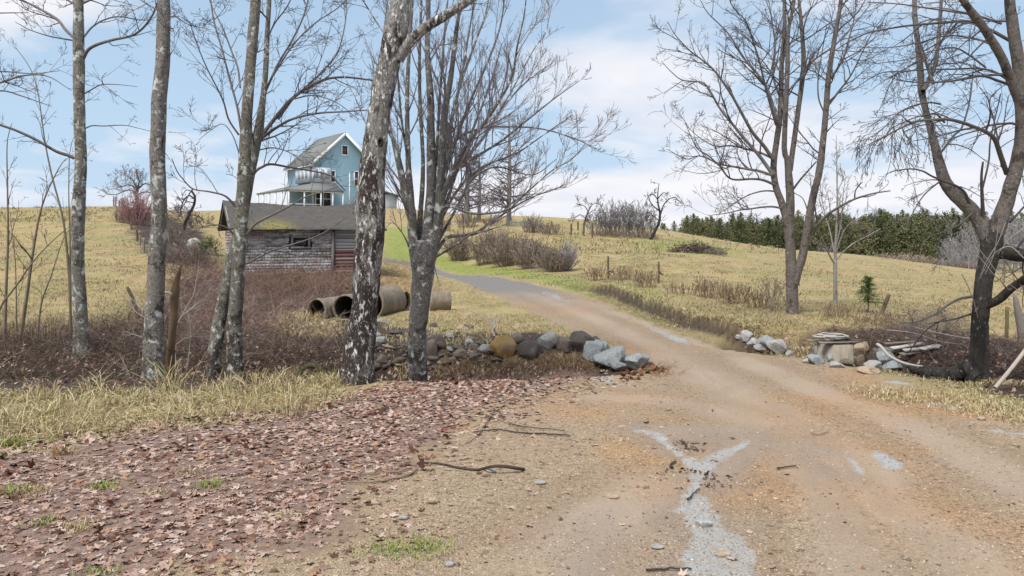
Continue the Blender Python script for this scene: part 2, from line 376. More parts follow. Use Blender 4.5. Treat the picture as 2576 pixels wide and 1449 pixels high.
# ---------------------------------------------------------------- ground material
def ground_mat():
    m=NT_('ground_surface'); p=m.pos(); pm=m.pos((1,.45,1)); 
    n1=m.noise(pm,.35,5,.6); n2=m.noise(pm,2.2,5,.65); n3=m.noise(p,11,4,.7); n4=m.noise(p,55,3,.7); n5=m.noise(p,160,2,.6)
    # pasture
    dry=m.mix(m.ramp(n2,[(.35,0),(.65,1)]),(.30,.215,.105),(.42,.325,.165))
    dry=m.mix(m.ramp(n1,[(.45,0),(.62,.75)]),dry,(.265,.24,.10))
    dry=m.mix(m.ramp(n3,[(.52,0),(.68,.7)]),dry,(.155,.105,.055)); dry=m.mix(m.ramp(m.noise(pm,.9,4,.6),[(.5,0),(.68,.5)]),dry,(.24,.17,.09))
    dry=m.mix(m.ramp(n4,[(.58,0),(.72,.4)]),dry,(.52,.43,.25))
    gold=m.mix(n2,(.27,.24,.105),(.345,.305,.14)); gold=m.mix(m.ramp(n2,[(.45,0),(.63,.9)]),gold,(.24,.24,.075)); gold=m.mix(m.ramp(n3,[(.52,0),(.67,.7)]),gold,(.155,.115,.055)); gold=m.mix(m.ramp(m.noise(pm,.8,4,.6),[(.5,0),(.7,.5)]),gold,(.25,.18,.085))
    cc=m.mix(m.attr('m_gold'),dry,gold)
    green=m.mix(n2,(.165,.205,.045),(.27,.295,.075)); green=m.mix(m.ramp(n3,[(.48,0),(.66,.65)]),green,(.31,.26,.115)); cc=m.mix(m.attr('m_green'),cc,green)
    # bare soil
    dirt=m.mix(m.ramp(n3,[(.3,0),(.7,1)]),(.024,.017,.014),(.095,.064,.048)); dirt=m.mix(m.ramp(n4,[(.6,0),(.75,.7)]),dirt,(.22,.16,.115)); cc=m.mix(m.attr('m_dirt'),cc,dirt)
    # leaf mat (under the loose leaves)
    lf=m.mix(m.ramp(n3,[(.3,0),(.7,1)]),(.135,.085,.066),(.31,.215,.175)); lf=m.mix(m.ramp(n4,[(.58,0),(.66,.8)]),lf,(.06,.035,.028)); cc=m.mix(m.attr('m_leaf'),cc,lf)
    # gravel
    vo=m.n('ShaderNodeTexVoronoi',feature='F1'); vo.inputs['Scale'].default_value=85; m.l(p,vo.inputs['Vector'])
    vo2=m.n('ShaderNodeTexVoronoi',feature='F1'); vo2.inputs['Scale'].default_value=30; m.l(p,vo2.inputs['Vector'])
    vr=m.n('ShaderNodeSeparateColor'); m.l(vo.outputs['Color'],vr.inputs[0])
    vr2=m.n('ShaderNodeSeparateColor'); m.l(vo2.outputs['Color'],vr2.inputs[0])
    gr=m.mix(m.ramp(m.noise(p,.9,4,.6),[(.38,0),(.62,1)]),(.325,.25,.165),(.34,.245,.17))
    gr=m.mix(m.ramp(m.noise(p,.55,3,.6),[(.5,0),(.70,.5)]),gr,(.345,.25,.165))
    gr=m.mix(m.math('MULTIPLY',m.attr('m_orange'),.75),gr,(.39,.235,.12)); gr=m.mix(m.math('MULTIPLY',m.ramp(n4,[(.30,1),(.44,0)]),.45),gr,(.15,.11,.075))
    stn=m.ramp(vr.outputs[0],[(0,(.48,.42,.36)),(.2,(.82,.8,.77)),(.6,(1.0,1,1)),(.9,(1.15,1.14,1.12)),(1,(1.4,1.4,1.4))])
    gr2=m.mix(1.0,gr,stn,'MULTIPLY')
    st2=m.ramp(vr2.outputs[1],[(0,(.45,.4,.36)),(.12,(1,1,1)),(.9,(1,1,1)),(1,(1.4,1.38,1.35))]); gr2=m.mix(1.0,gr2,st2,'MULTIPLY')
    fine=m.attr('m_fine'); gr=m.mix(fine,gr2,m.mix(.55,gr,(.42,.335,.265)))
    gr=m.mix(m.math('MULTIPLY',m.attr('m_ridge'),.38),gr,m.mix(n4,(.15,.10,.062),(.30,.21,.135)))
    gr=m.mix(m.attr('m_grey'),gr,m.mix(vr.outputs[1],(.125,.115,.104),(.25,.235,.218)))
    gr=m.mix(m.math('MULTIPLY',m.attr('m_damp'),.38),gr,m.mix(n4,(.17,.14,.12),(.30,.265,.24)))
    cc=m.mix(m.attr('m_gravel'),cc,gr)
    # wet silt
    wet=m.attr('m_wet'); wn=m.math('ADD',m.math('MULTIPLY',m.noise(p,7,5,.7),.9),m.math('MULTIPLY',n4,.35)); wetf=m.ramp(m.math('ADD',m.math('MULTIPLY',wet,.66),m.math('MULTIPLY',m.math('SUBTRACT',wn,.62),1.5)),[(.34,0),(.62,1)])
    silt=m.mix(n3,(.24,.215,.18),(.42,.39,.345)); silt=m.mix(m.ramp(vr.outputs[1],[(.80,0),(.84,.8)]),silt,(.16,.14,.12)); cc=m.mix(wetf,cc,silt)
    m.col(cc)
    m.rough(m.mix(wetf,m.mix(m.math('MULTIPLY',m.attr('m_gravel'),.5),(.95,)*3,m.mix(m.attr('m_damp'),(.78,)*3,(.36,)*3)),(.045,)*3))
    m.l(m.math('ADD',.22,m.math('MULTIPLY',wetf,.78)),m.b.inputs['Specular IOR Level'])
    hgt=m.math('ADD',m.math('MULTIPLY',n3,.5),m.math('ADD',m.math('MULTIPLY',vo.outputs['Distance'],-.35),m.math('MULTIPLY',n4,.35)))
    bp=m.bump(hgt,.75,.035)
    m.l(m.math('SUBTRACT',.75,m.math('MULTIPLY',wetf,.66)),bp.inputs['Strength'])
    return m.m
GROUND=ground_mat()
# ---------------------------------------------------------------- camera, sky, sun
cam=bpy.data.cameras.new('camera'); cam.sensor_width=36; cam.lens=36*F/2576; cam.shift_y=-(724.5-HV)/2576; cam.clip_end=5000; cam.clip_start=.05
co=bpy.data.objects.new('camera',cam); COL.objects.link(co); co.location=(0,0,HC); co.rotation_euler=(R(90),0,0); SC.camera=co
W=bpy.data.worlds.new('World'); SC.world=W; W.use_nodes=True; nt=W.node_tree; bg=nt.nodes['Background']
SUN_EL,SUN_AZ=R(60),R(215)
def wn(t,**k):
    x=nt.nodes.new(t)
    for a,b in k.items(): setattr(x,a,b)
    return x
sky=wn('ShaderNodeTexSky',sky_type='NISHITA'); sky.sun_disc=False; sky.sun_elevation=SUN_EL; sky.sun_rotation=SUN_AZ; sky.air_density=1.0; sky.dust_density=1.5; sky.ozone_density=1.5
tc=wn('ShaderNodeTexCoord'); sep=wn('ShaderNodeSeparateXYZ'); nt.links.new(tc.outputs['Generated'],sep.inputs[0])
def wm(op,a,b=None,clamp=False):
    x=wn('ShaderNodeMath',operation=op,use_clamp=clamp)
    for i,val in enumerate((a,b)):
        if val is None: continue
        if hasattr(val,'links'): nt.links.new(val,x.inputs[i])
        else: x.inputs[i].default_value=val
    return x.outputs[0]
def wr(f,stops):
    x=wn('ShaderNodeValToRGB'); e=x.color_ramp.elements
    while len(e)<len(stops): e.new(.5)
    for el,(p,cc) in zip(e,stops): el.position=p; el.color=(cc,cc,cc,1) if not hasattr(cc,'__len__') else (*cc,1)
    nt.links.new(f,x.inputs[0]); return x.outputs[0]
def wmix(f,a,b):
    x=wn('ShaderNodeMix',data_type='RGBA')
    for s_,val in ((x.inputs[0],f),(x.inputs[6],a),(x.inputs[7],b)):
        if hasattr(val,'links'): nt.links.new(val,s_)
        elif isinstance(val,(int,float)): s_.default_value=val
        else: s_.default_value=(*val,1)
    return x.outputs[2]
# clouds on a flat layer overhead: direction / elevation
zz=wm('MAXIMUM',sep.outputs[2],0.0); den=wm('ADD',zz,.16)
cx=wn('ShaderNodeCombineXYZ'); nt.links.new(wm('DIVIDE',sep.outputs[0],den),cx.inputs[0]); nt.links.new(wm('DIVIDE',sep.outputs[1],den),cx.inputs[1])
def wnoise(vec,sc,det=6,ro=.55,dist=0,off=(0,0,0)):
    mp=wn('ShaderNodeMapping'); mp.inputs['Location'].default_value=off; nt.links.new(vec,mp.inputs[0])
    x=wn('ShaderNodeTexNoise'); x.inputs['Scale'].default_value=sc; x.inputs['Detail'].default_value=det; x.inputs['Roughness'].default_value=ro; x.inputs['Distortion'].default_value=dist
    nt.links.new(mp.outputs[0],x.inputs['Vector']); return x.outputs['Fac']
nA=wnoise(cx.outputs[0],.85,7,.56,.3,(3.1,.7,0))
def blob(u,v,ru,rv,amp):
    d=np.array([(u-CU)/F,1,(HV-v)/F]); d/=np.linalg.norm(d)
    # elliptical lump of cloud round a compass bearing
    ax=wm('DIVIDE',wm('SUBTRACT',wm('DIVIDE',sep.outputs[0],wm('MAXIMUM',sep.outputs[1],.05)),(u-CU)/F),ru/F)
    az=wm('DIVIDE',wm('SUBTRACT',wm('DIVIDE',sep.outputs[2],wm('MAXIMUM',sep.outputs[1],.05)),(HV-v)/F),rv/F)
    r2=wm('ADD',wm('MULTIPLY',ax,ax),wm('MULTIPLY',az,az))
    return wm('MULTIPLY',wm('POWER',2.718,wm('MULTIPLY',r2,-1.0)),amp)
front=wm('GREATER_THAN',sep.outputs[1],.05)
lump=blob(1600,200,230,95,.24)
for b in (blob(2150,440,480,130,.10),blob(1560,500,330,60,.16),blob(60,0,260,55,.20),blob(1250,470,280,90,.12),blob(2350,200,300,60,.06),blob(1700,330,200,60,.10),blob(1400,40,200,70,-.16),blob(350,230,520,190,-.20),blob(900,120,300,150,-.12),blob(2050,100,500,110,-.10),blob(1420,420,120,60,-.10)): lump=wm('ADD',lump,b)
lump=wm('MULTIPLY',lump,front)
elev=wm('POWER',2.718,wm('MULTIPLY',wm('MULTIPLY',zz,zz),-140.0))
dens=wm('ADD',wm('ADD',nA,lump),wm('MULTIPLY',elev,.17))
mask=wr(dens,[(.47,0),(.56,.55),(.68,1)])
shade=wr(wnoise(cx.outputs[0],1.7,5,.5,0,(7,2,0)),[(.35,(8.3,8.5,9.3)),(.65,(9.5,9.5,9.9))])
low=wr(zz,[(0,1),(.10,.75),(.30,.30),(.6,.15)])
hazed=wmix(wm('MULTIPLY',low,.8),sky.outputs[0],(6.9,8.2,9.6))
hazed=wmix(.6,hazed,(5.3,7.4,9.8))
nt.links.new(wmix(mask,hazed,shade),bg.inputs[0]); bg.inputs[1].default_value=.066
sun=bpy.data.lights.new('sun','SUN'); sun.energy=3.0; sun.angle=R(24); sun.color=(1,.96,.9); so=bpy.data.objects.new('sun',sun); COL.objects.link(so)
# direction to the sun matches the sky texture: rotation measured clockwise from +Y
sd=np.array([math.sin(SUN_AZ)*math.cos(SUN_EL),math.cos(SUN_AZ)*math.cos(SUN_EL),math.sin(SUN_EL)])
from mathutils import Vector
so.rotation_euler=Vector(sd).to_track_quat('Z','Y').to_euler(); so.location=(0,-10,20)
SC.view_settings.view_transform='Standard'; SC.view_settings.look='None'; SC.view_settings.exposure=.62; SC.view_settings.gamma=1
SC.render.engine='CYCLES'; cy=SC.cycles; cy.max_bounces=5; cy.diffuse_bounces=3; cy.glossy_bounces=2; cy.transmission_bounces=2; cy.transparent_max_bounces=4; cy.use_denoising=True; cy.use_adaptive_sampling=True; cy.adaptive_threshold=.02
try: cy.denoiser='OPENIMAGEDENOISE'
except Exception: pass
SC.render.filter_size if hasattr(SC.render,'filter_size') else None

# ---------------------------------------------------------------- ground regions (world polygons)
DRIVE=wpoly([(960,657),(1000,663),(1050,676),(1110,694),(1180,718),(1250,745),(1330,783),(1430,828),(1520,862),(1600,905),(1660,935),(2100,925),(1980,902),(1870,888),(1800,872),(1718,846),(1626,809),(1542,777),(1509,756),(1459,743),(1389,726),(1292,705),(1250,696),(1100,674),(1040,660),(960,647)])
VERGE=wpoly([(1459,745),(1509,757),(1542,778),(1626,811),(1718,848),(1800,874),(1880,880),(1860,852),(1740,824),(1630,790),(1530,754)])
LOT=wpoly([(1660,935),(1500,962),(1330,985),(1230,1020),(1150,1080),(1060,1165),(900,1220),(880,1290),(940,1340),(800,1375),(600,1405),(420,1449),(200,1560),(-100,1800),(3200,1800),(3200,1190),(2700,1075),(2576,1040),(2400,1000),(2250,950),(2100,915),(1980,890),(1700,880)])
LEAVES=wpoly([(-500,1160),(0,1140),(250,1100),(470,1060),(680,1050),(850,1003),(1010,965),(1150,955),(1300,938),(1480,925),(1520,962),(1330,985),(1230,1020),(1150,1080),(1060,1165),(900,1220),(880,1290),(940,1340),(800,1375),(600,1405),(420,1449),(200,1560),(-100,1800),(-900,1800)])
LEAVES=np.vstack([LEAVES,[[-14,2.2],[-14,7.4]]])
LAWN=wpoly([(960,652),(970,600),(1010,590),(1110,640),(1250,672),(1440,702),(1560,716),(1660,742),(1640,768),(1590,772),(1500,745),(1400,717),(1250,693),(1100,671)])
GREENTOP=wpoly([(960,640),(970,575),(1030,570),(1010,600),(1000,640)])
GREEN2=wpoly([(1600,612),(1700,600),(1760,606),(1860,632),(1830,646),(1700,636),(1600,628)])
GOLDL=[wpoly([(-600,800),(-600,600),(0,521),(300,521),(330,570),(350,640),(380,700),(330,790),(0,815)])]
GOLDL.append(wpoly([(1130,700),(1230,747),(1330,792),(1480,858),(1240,838),(1080,835),(970,800),(985,740),(1090,722)]))
GOLDL.append(wpoly([(1560,770),(1700,790),(1990,812),(2100,830),(2000,845),(1850,830),(1700,800)]))
GOLDL.append(wpoly([(2150,990),(2300,995),(2500,1010),(2700,1050),(2700,1080),(2500,1050),(2250,1010)]))
GOLDL.append(wpoly([(2000,640),(2300,680),(2576,705),(2800,720),(2800,800),(2100,790)]))
BANKG=wpoly([(-600,1145),(0,1125),(250,1095),(470,1055),(680,1048),(850,1003),(860,975),(600,1000),(300,1000),(0,1005),(-600,1005)])
DIRT=[wpoly([(-500,1000),(0,1000),(600,990),(860,965),(1150,945),(1480,915),(1500,855),(1380,836),(1240,838),(1080,836),(960,808),(760,800),(900,760),(960,720),(930,690),(560,690),(440,700),(380,790),(200,815),(0,835),(-500,850)])]
DIRT.append(np.array([(p[0]-.1,p[1]-.1) for p in BK]+[(p[0]-.05,p[1]+.55) for p in BK[::-1]]))
DIRT.append(wpoly([(1880,842),(2060,835),(2300,820),(2576,860),(2800,900),(2800,1000),(2520,985),(2330,950),(2180,925),(2060,895),(1960,872)]))
DIRT.append(wpoly([(2200,925),(2340,942),(2440,975),(2530,1000),(2800,1040),(2800,985),(2520,960),(2330,925),(2200,905)]))
DIRT.append(np.array([(x,y) for x,y in [tuple(at(u,Y)[:2]) for u,Y in ((290,80),(330,55),(380,36),(540,36),(520,60),(430,80))]]))
WET=[[(1550,1072),(1610,1076),(1660,1088),(1700,1118),(1735,1150),(1765,1160),(1820,1128),(1870,1108),(1890,1112),(1835,1150),(1785,1185),(1765,1225),(1790,1262),(1825,1310),(1885,1385),(1900,1470),(1850,1560),(1700,1560),(1718,1449),(1738,1380),(1728,1310),(1700,1275),(1745,1222),(1738,1180),(1700,1145),(1650,1105),(1605,1086)],
 [(2195,1145),(2235,1140),(2270,1160),(2260,1180),(2225,1178)],[(2120,1130),(2150,1150),(2190,1190),(2170,1200),(2130,1160)],[(2480,1075),(2576,1090),(2640,1105),(2576,1100),(2480,1083)],[(2225,958),(2290,960),(2300,968),(2230,965)],[(2300,1005),(2400,1020),(2430,1034),(2340,1025)],
 [(1360,730),(1400,742),(1440,760),(1420,758),(1370,740)],[(1405,784),(1440,796),(1425,792)],[(1480,940),(1540,950),(1560,968),(1500,965)],[(1610,812),(1670,834),(1745,868),(1735,873),(1650,836)],[(1480,952),(1520,956),(1530,962),(1490,960)]]
DAMP=[[(-100,1449),(60,1410),(250,1405),(330,1430),(200,1520),(-100,1600)],[(1440,1340),(1540,1280),(1590,1360),(1520,1470),(1400,1470)],[(330,1395),(480,1365),(650,1375),(560,1400),(420,1425)],[(1990,1110),(2050,1110),(2130,1210),(2070,1220)],[(1560,1060),(1900,1070),(1960,1110),(1830,1230),(1930,1449),(1900,1560),(1650,1560),(1690,1380),(1660,1280),(1700,1170)]]
DAMP=[wpoly(p) for p in DAMP]
WET=[wpoly(p) for p in WET]
RUTS=[[(1380,745),(1500,795),(1620,850),(1780,925),(2000,1060),(2200,1240),(2400,1449)],[(1440,755),(1600,805),(1760,860),(1950,930),(2250,1060),(2576,1200)],[(1700,1090),(1880,1080),(2050,1120),(2250,1200)],[(1480,1449),(1560,1300),(1750,1200),(1900,1100)]]
RUTS+=[[(1290,722),(1420,775),(1560,840),(1660,890),(1800,980),(1900,1060),(2010,1180),(2080,1300),(2150,1449)],[(1850,905),(2000,960),(2200,1040),(2400,1130),(2700,1290)],[(1900,1000),(2080,1100),(2250,1240),(2480,1449)],[(1500,1000),(1700,1010),(1850,1050),(1950,1100)],[(1300,1449),(1420,1330),(1600,1220)]]
RUTS=[wpoly(p) for p in RUTS]
X=GX.ravel(); Y=GY.ravel(); Z=GZ.ravel()
wob=np.hypot(X,Y)*.012+.03
nx=X+fbm(X,Y,.45,4,41)*(.18+wob); ny=Y+fbm(X,Y,.45,4,77)*(.18+wob*2)
def reg(poly,w=.25,k=.0): return sstep(-w,w,sdpoly(nx,ny,poly)+k)
A={}
near=Y<4.0
dr=sstep(-.12,.12,sdpoly(X+fbm(X,Y,.5,3,8)*.12,Y+fbm(X,Y,.5,3,9)*.4,DRIVE)); lot=reg(LOT,.3)
A['m_gravel']=np.maximum(np.maximum(dr,lot),np.where(near,np.clip((X+2.2)*1.2,0,1),0))
A['m_leaf']=reg(LEAVES,.3); A['m_leaf']=np.where(near,1-A['m_gravel'],A['m_leaf'])
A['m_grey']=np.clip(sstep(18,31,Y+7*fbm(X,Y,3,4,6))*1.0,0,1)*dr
A['m_green']=np.maximum(np.maximum(reg(LAWN,.5),reg(GREENTOP,.8)),reg(GREEN2,2.)*.75)
A['m_gold']=np.max([reg(p,.8) for p in GOLDL],0)*.9
bank=reg(BANKG,.3)
A['m_dirt']=np.max([reg(p,.4) for p in DIRT],0)*(1-bank*.8)
_d,_p,_s,_L=polydist(nx,ny,RD); rdm=(1-sstep(1.15,1.65,_d))*sstep(.3,1.4,_p)
A['m_gravel']*=1-rdm*sstep(10,10.6,Y+.15*X*0)*.9; A['m_gold']*=1-rdm
A['m_dirt']=np.maximum(A['m_dirt'],bank*.45*(.6+.8*fbm(X,Y,.5,3,12)))
A['m_dirt']=np.maximum(A['m_dirt']*(1-.9*A['m_leaf']),np.maximum(sstep(-.10,-.30,Z)*(Y<18),rdm))*(1-A['m_gravel'])
_d,_p,_s,_L=polydist(X,Y,BK); _s=np.where(_s<0,-_d,_d)+.08*fbm(X,Y,.35,3,4); face=sstep(-.22,-.02,_s)*(1-sstep(.16,.34,_s))*sstep(.5,3,_p)*(1-sstep(_L-.4,_L,_p))
A['m_gravel']*=1-face; A['m_dirt']=np.maximum(A['m_dirt'],face*.95); A['m_green']*=1-face
A['m_dirt']=np.maximum(A['m_dirt'],reg(VERGE,.2)*(.35+.5*fbm(X,Y,.6,3,29)))
A['m_damp']=np.max([sstep(-.25,.2,sdpoly(nx,ny,p)) for p in DAMP],0)
A['m_wet']=np.clip(np.max([sstep(-.07,.05,sdpoly(X+fbm(X,Y,.3,4,41)*.10,Y+fbm(X,Y,.3,4,42)*.14,p)) for p in WET],0),0,1)
fine=0; ridge=0
for p in RUTS:
    d,_,_,_=polydist(X+fbm(X,Y,1.2,3,61)*.15,Y,[tuple(a) for a in p]); fine=np.maximum(fine,1-sstep(.08,.36,d)); ridge=np.maximum(ridge,sstep(.30,.46,d)*(1-sstep(.5,.85,d)))
A['m_ridge']=ridge*np.clip(.7+.8*fbm(X,Y,.6,3,19),0,1)
A['m_fine']=np.clip(fine*.95*(.62+.5*fbm(X,Y,.7,4,15)),0,1)
A['m_orange']=sstep(-.25,.35,fbm(X,Y,1.6,3,90)+.5*np.clip((X-.9)/2.2,-1,1)*(Y<10)-.33)*A['m_gravel']
ii=np.arange(NT*NQ).reshape(NT,NQ)
tm=MB(); tm.add(np.stack([X,Y,Z],1),np.stack([ii[:-1,:-1],ii[:-1,1:],ii[1:,1:],ii[1:,:-1]],-1).reshape(-1,4))
go=struct(tm.build('ground',GROUND,smooth=True,attrs=A))
# ground carried on behind the camera
bm_=MB(); bm_.add([[-60,-60,-.35],[60,-60,-.35],[60,-2.4,-.02],[-60,-2.4,-.02]],[[0,1,2,3]]); 
WATER=NT_('stream_water'); WATER.col((.035,.028,.018)); WATER.rough(.04); WATER.b.inputs['Specular IOR Level'].default_value=.5
WATER.bump(WATER.noise(WATER.pos(),6,3),.05,.01); WATER=WATER.m
wmb=MB(); xs=np.linspace(-40,1.0,60)
cyl=np.interp(xs,[p[0] for p in LD],[p[1] for p in LD]); lo=np.stack([xs,cyl-2.4,0*xs-.56],1); hi=np.stack([xs,cyl+2.4,0*xs-.56],1)
k=np.arange(59); wmb.add(np.vstack([lo,hi]),np.stack([k,k+1,k+61,k+60],1)); struct(wmb.build('water',WATER))
# blue hills far off behind the left pasture
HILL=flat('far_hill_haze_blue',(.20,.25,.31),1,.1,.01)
hm=MB(); hx=np.linspace(-900,-300,60); top=27+9*fbm(hx,hx*0,140,4,3)*np.ones(60); 
hv=[];
for x_,z_ in zip(hx,top): e=math.sin((x_+900)/600*math.pi)**.5; hv+= [[x_,950,-40],[x_,1000,max(z_*e,-30)],[x_,1120,-40]]
kk=np.arange(59)*3; hm.add(hv,np.vstack([np.stack([kk,kk+3,kk+4,kk+1],1),np.stack([kk+1,kk+4,kk+5,kk+2],1)])); struct(hm.build('hills',HILL,smooth=True))
# ---------------------------------------------------------------- blue house on the knoll
def frame_rot(deg):
    a=R(deg); return np.array([[math.cos(a),-math.sin(a),0],[math.sin(a),math.cos(a),0],[0,0,1]])
def clap(name,cc,cc2,pitch=.16,wear=None,wthr=.6):
    m=NT_(name); v=m.coord('Object'); f=m.noise(m.coord('Object',(.6,.6,6)),2.2,5,.65); col=m.mix(f,cc,cc2)
    if wear: col=m.mix(m.ramp(m.noise(v,1.3,6,.72),[(wthr-.05,0),(wthr+.06,.9)]),col,wear)
    w=m.n('ShaderNodeTexWave',wave_type='BANDS',bands_direction='Z',wave_profile='SAW'); w.inputs['Scale'].default_value=.314/pitch; m.l(v,w.inputs[0])
    m.col(m.mix(m.ramp(w.outputs['Fac'],[(0,0),(.08,.0),(.9,0),(1,.45)]),col,tuple(x*.45 for x in cc)))
    m.rough(.75); m.bump(w.outputs['Fac'],.6,.02); return m.m
BLUE=clap('blue_shingle_siding',(.26,.44,.57),(.35,.54,.66),.2,(.42,.53,.58),.60)
GREYSID=clap('grey_clapboard',(.42,.44,.46),(.55,.57,.58),.2)
def shingle(name,a,b,moss=None):
    m=NT_(name); v=m.coord('Object'); f=m.noise(v,3,6,.65); col=m.mix(f,a,b)
    s=m.ramp(m.noise(m.coord('Object',(1,5,5)),9,3,.6),[(.4,.7),(.65,1.2)]); col=m.mix(1.,col,s,'MULTIPLY')
    w=m.n('ShaderNodeTexWave',wave_type='BANDS',bands_direction='Z',wave_profile='SAW'); w.inputs['Scale'].default_value=3.4; m.l(v,w.inputs[0])
    col=m.mix(m.ramp(w.outputs['Fac'],[(0,.55),(.2,0),(1,0)]),col,tuple(x*.4 for x in a))
    if moss:
        at_=m.attr('moss'); mm=m.math('MULTIPLY',at_,m.ramp(m.noise(v,7,4,.6),[(.38,0),(.52,1)])); col=m.mix(mm,col,moss)
    m.col(col); m.rough(.9); m.bump(m.noise(v,16,4,.7),.5,.03); return m.m
ROOF_H=shingle('house_roof_shingle',(.16,.165,.16),(.24,.245,.235))
ROOF_B=shingle('shed_roof_shingle',(.05,.044,.04),(.15,.135,.122),(.215,.185,.055))
HB=np.array([-26.0,95.0,5.55]); HR=frame_rot(38.5)
house=thing('farmhouse','tall blue shingled house with steep gable and white trim on the hilltop','house',HB,rz=R(38.5))
house['_o']=[0.0,0.0,0.0]
Wd,Dp,Ev,Pk=9.0,8.2,6.4,10.55
m=MB(); v=[(0,0,-1),(Wd,0,-1),(Wd,Dp,-1),(0,Dp,-1),(0,0,Ev),(Wd,0,Ev),(Wd,Dp,Ev),(0,Dp,Ev),(Wd/2,0,Pk),(Wd/2,Dp,Pk)]
m.add(v,[[0,1,5,4],[1,2,6,5],[2,3,7,6],[3,0,4,7]],[[4,5,8],[6,7,9]]); m.build('wall',BLUE,house)
def slab(mb,p00,p10,p11,p01,th):
    a=np.array([p00,p10,p11,p01],float); nrm=np.cross(a[1]-a[0],a[3]-a[0]); nrm/=np.linalg.norm(nrm); b=a-nrm*th
    mb.add(np.vstack([a,b]),[[0,1,2,3],[7,6,5,4],[0,4,5,1],[1,5,6,2],[2,6,7,3],[3,7,4,0]])
sl=(Pk-Ev)/(Wd/2); o_=.5
m=MB()
slab(m,(-o_,-.45,Ev-o_*sl+.2),(Wd/2,-.45,Pk+.2),(Wd/2,Dp+.45,Pk+.2),(-o_,Dp+.45,Ev-o_*sl+.2),.16)
slab(m,(Wd/2,-.45,Pk+.203),(Wd+o_,-.45,Ev-o_*sl+.2),(Wd+o_,Dp+.45,Ev-o_*sl+.2),(Wd/2,Dp+.45,Pk+.203),.16)
roof=m.build('roof',ROOF_H,house)
m=MB(); m.bar((-o_,-.5,Ev-o_*sl-.02),(Wd/2,-.5,Pk-.02),.09,.34); m.bar((Wd+o_,-.5,Ev-o_*sl-.02),(Wd/2,-.5,Pk-.02),.09,.34); m.bar((-o_-.02,-.4,Ev-o_*sl),(-o_-.02,Dp+.4,Ev-o_*sl),.3,.08)
m.build('fascia',WHITE,house)
m=MB(); 
for c_,s_ in (((.09,-.03,Ev/2-.3),(.26,.07,Ev+.5)),((Wd-.09,-.03,Ev/2-.3),(.26,.07,Ev+.5)),((-.03,Dp-.1,Ev/2-.3),(.07,.26,Ev+.5)),((5.3,-.03,2.6),(.16,.06,5.6))):
    m=MB(); m.box(c_,s_); m.build('corner_board',WHITE,house)
def hwin(x,z,w,h,nx=2,nz=2,face='f',th=.14):
    """framed window on the gable face (f) or the left side (s)"""
    fr=MB(); pn=MB(); Rm=np.eye(3) if face=='f' else np.array([[0,1,0],[-1,0,0],[0,0,1.]])
    def tr(p): p=np.array(p,float); return p if face=='f' else np.array([p[1],p[0],p[2]])
    def bx(mb,c_,s_):
        if face=='f': mb.box(c_,s_)
        else: mb.box((c_[1],c_[0],c_[2]),(s_[1],s_[0],s_[2]))
    bx(pn,(x,-.015,z),(w,.03,h))
    for s_ in(-1,1): bx(fr,(x+s_*(w/2+th/2),-.05,z),(th,.1,h)); bx(fr,(x,-.055,z+s_*(h/2+th/2)),(w+2*th+.02,.11,th))
    for i in range(1,nx): bx(fr,(x-w/2+w*i/nx,-.045,z),(th*.7,.07,h-.01))
    for i in range(1,nz): bx(fr,(x,-.05,z-h/2+h*i/nz),(w-.01,.06,th*.6))
    f=fr.build('window',WHITE,house); p=pn.build('pane',GLASS,None,origin=(0,0,0)); p.parent=f; return f
hwin(Wd/2+.1,8.35,.75,1.15,1,1); hwin(8.0,5.0,.9,1.7,1,2); hwin(6.3,4.6,.5,1.9,1,2); hwin(8.0,1.9,.9,1.7,1,2)
hwin(1.55,1.75,2.0,2.3,2,2); hwin(2.9,4.75,.5,1.4,1,2)
# glazed white upper sunroom wrapping the corner
m=MB(); m.box((1.15,-.22,4.85),(2.5,.4,1.95)); m.box((-.22,2.3,4.85),(.4,4.4,1.95)); m.build('sunroom_panel',flat('white_siding',(.58,.61,.64),.6,.1,3),house)
PG=flat('pale_glass',(.33,.38,.42),.12,.2,1,.6)
for x in (.35,1.15,1.95): m=MB(); m.box((x,-.44,5.0),(.55,.04,1.2)); m.build('window',PG,house)
for y in (.8,2.0,3.2): m=MB(); m.box((-.44,y,5.0),(.04,.7,1.2)); m.build('window',PG,house)
# porch round the left corner
m=MB(); slab(m,(-4.4,-3.0,2.62),(-.0,-.45,3.75),(-.0,Dp,3.75),(-4.4,Dp,2.62),.14); slab(m,(-4.4,-3.0,2.625),(3.1,-3.0,2.625),(3.1,-.45,3.75),(0,-.45,3.75),.14)
m.build('porch_roof',ROOF_H,house)
m=MB(); m.box((-2.2,2.6,-.25),(4.4,11.2,.25)); m.box((1.55,-1.5,-.26),(3.1,3.0,.25)); m.build('porch_deck',GREYSID,house)
for x,y in ((-4.2,-2.8),(-4.2,-.6),(-4.2,1.6),(-4.2,3.8),(-4.2,6),(-4.2,8),(-2.2,-2.8),(0,-2.8),(1.6,-2.8),(3.0,-2.8)):
    m=MB(); m.box((x,y,1.2),(.16,.16,2.72)); m.build('porch_post',WHITE,house)
m=MB()
for a,b in (((-4.2,-2.8),(-4.2,8)),((-4.2,-2.8),(0,-2.8))):
    m.bar((*a,.85),(*b,.85),.07); 
m.bar((-4.2,-2.8,2.5),(-4.2,8,2.5),.12,.2); m.bar((-4.2,-2.8,2.5),(3,-2.8,2.5),.12,.2)
m.build('porch_rail',WHITE,house)
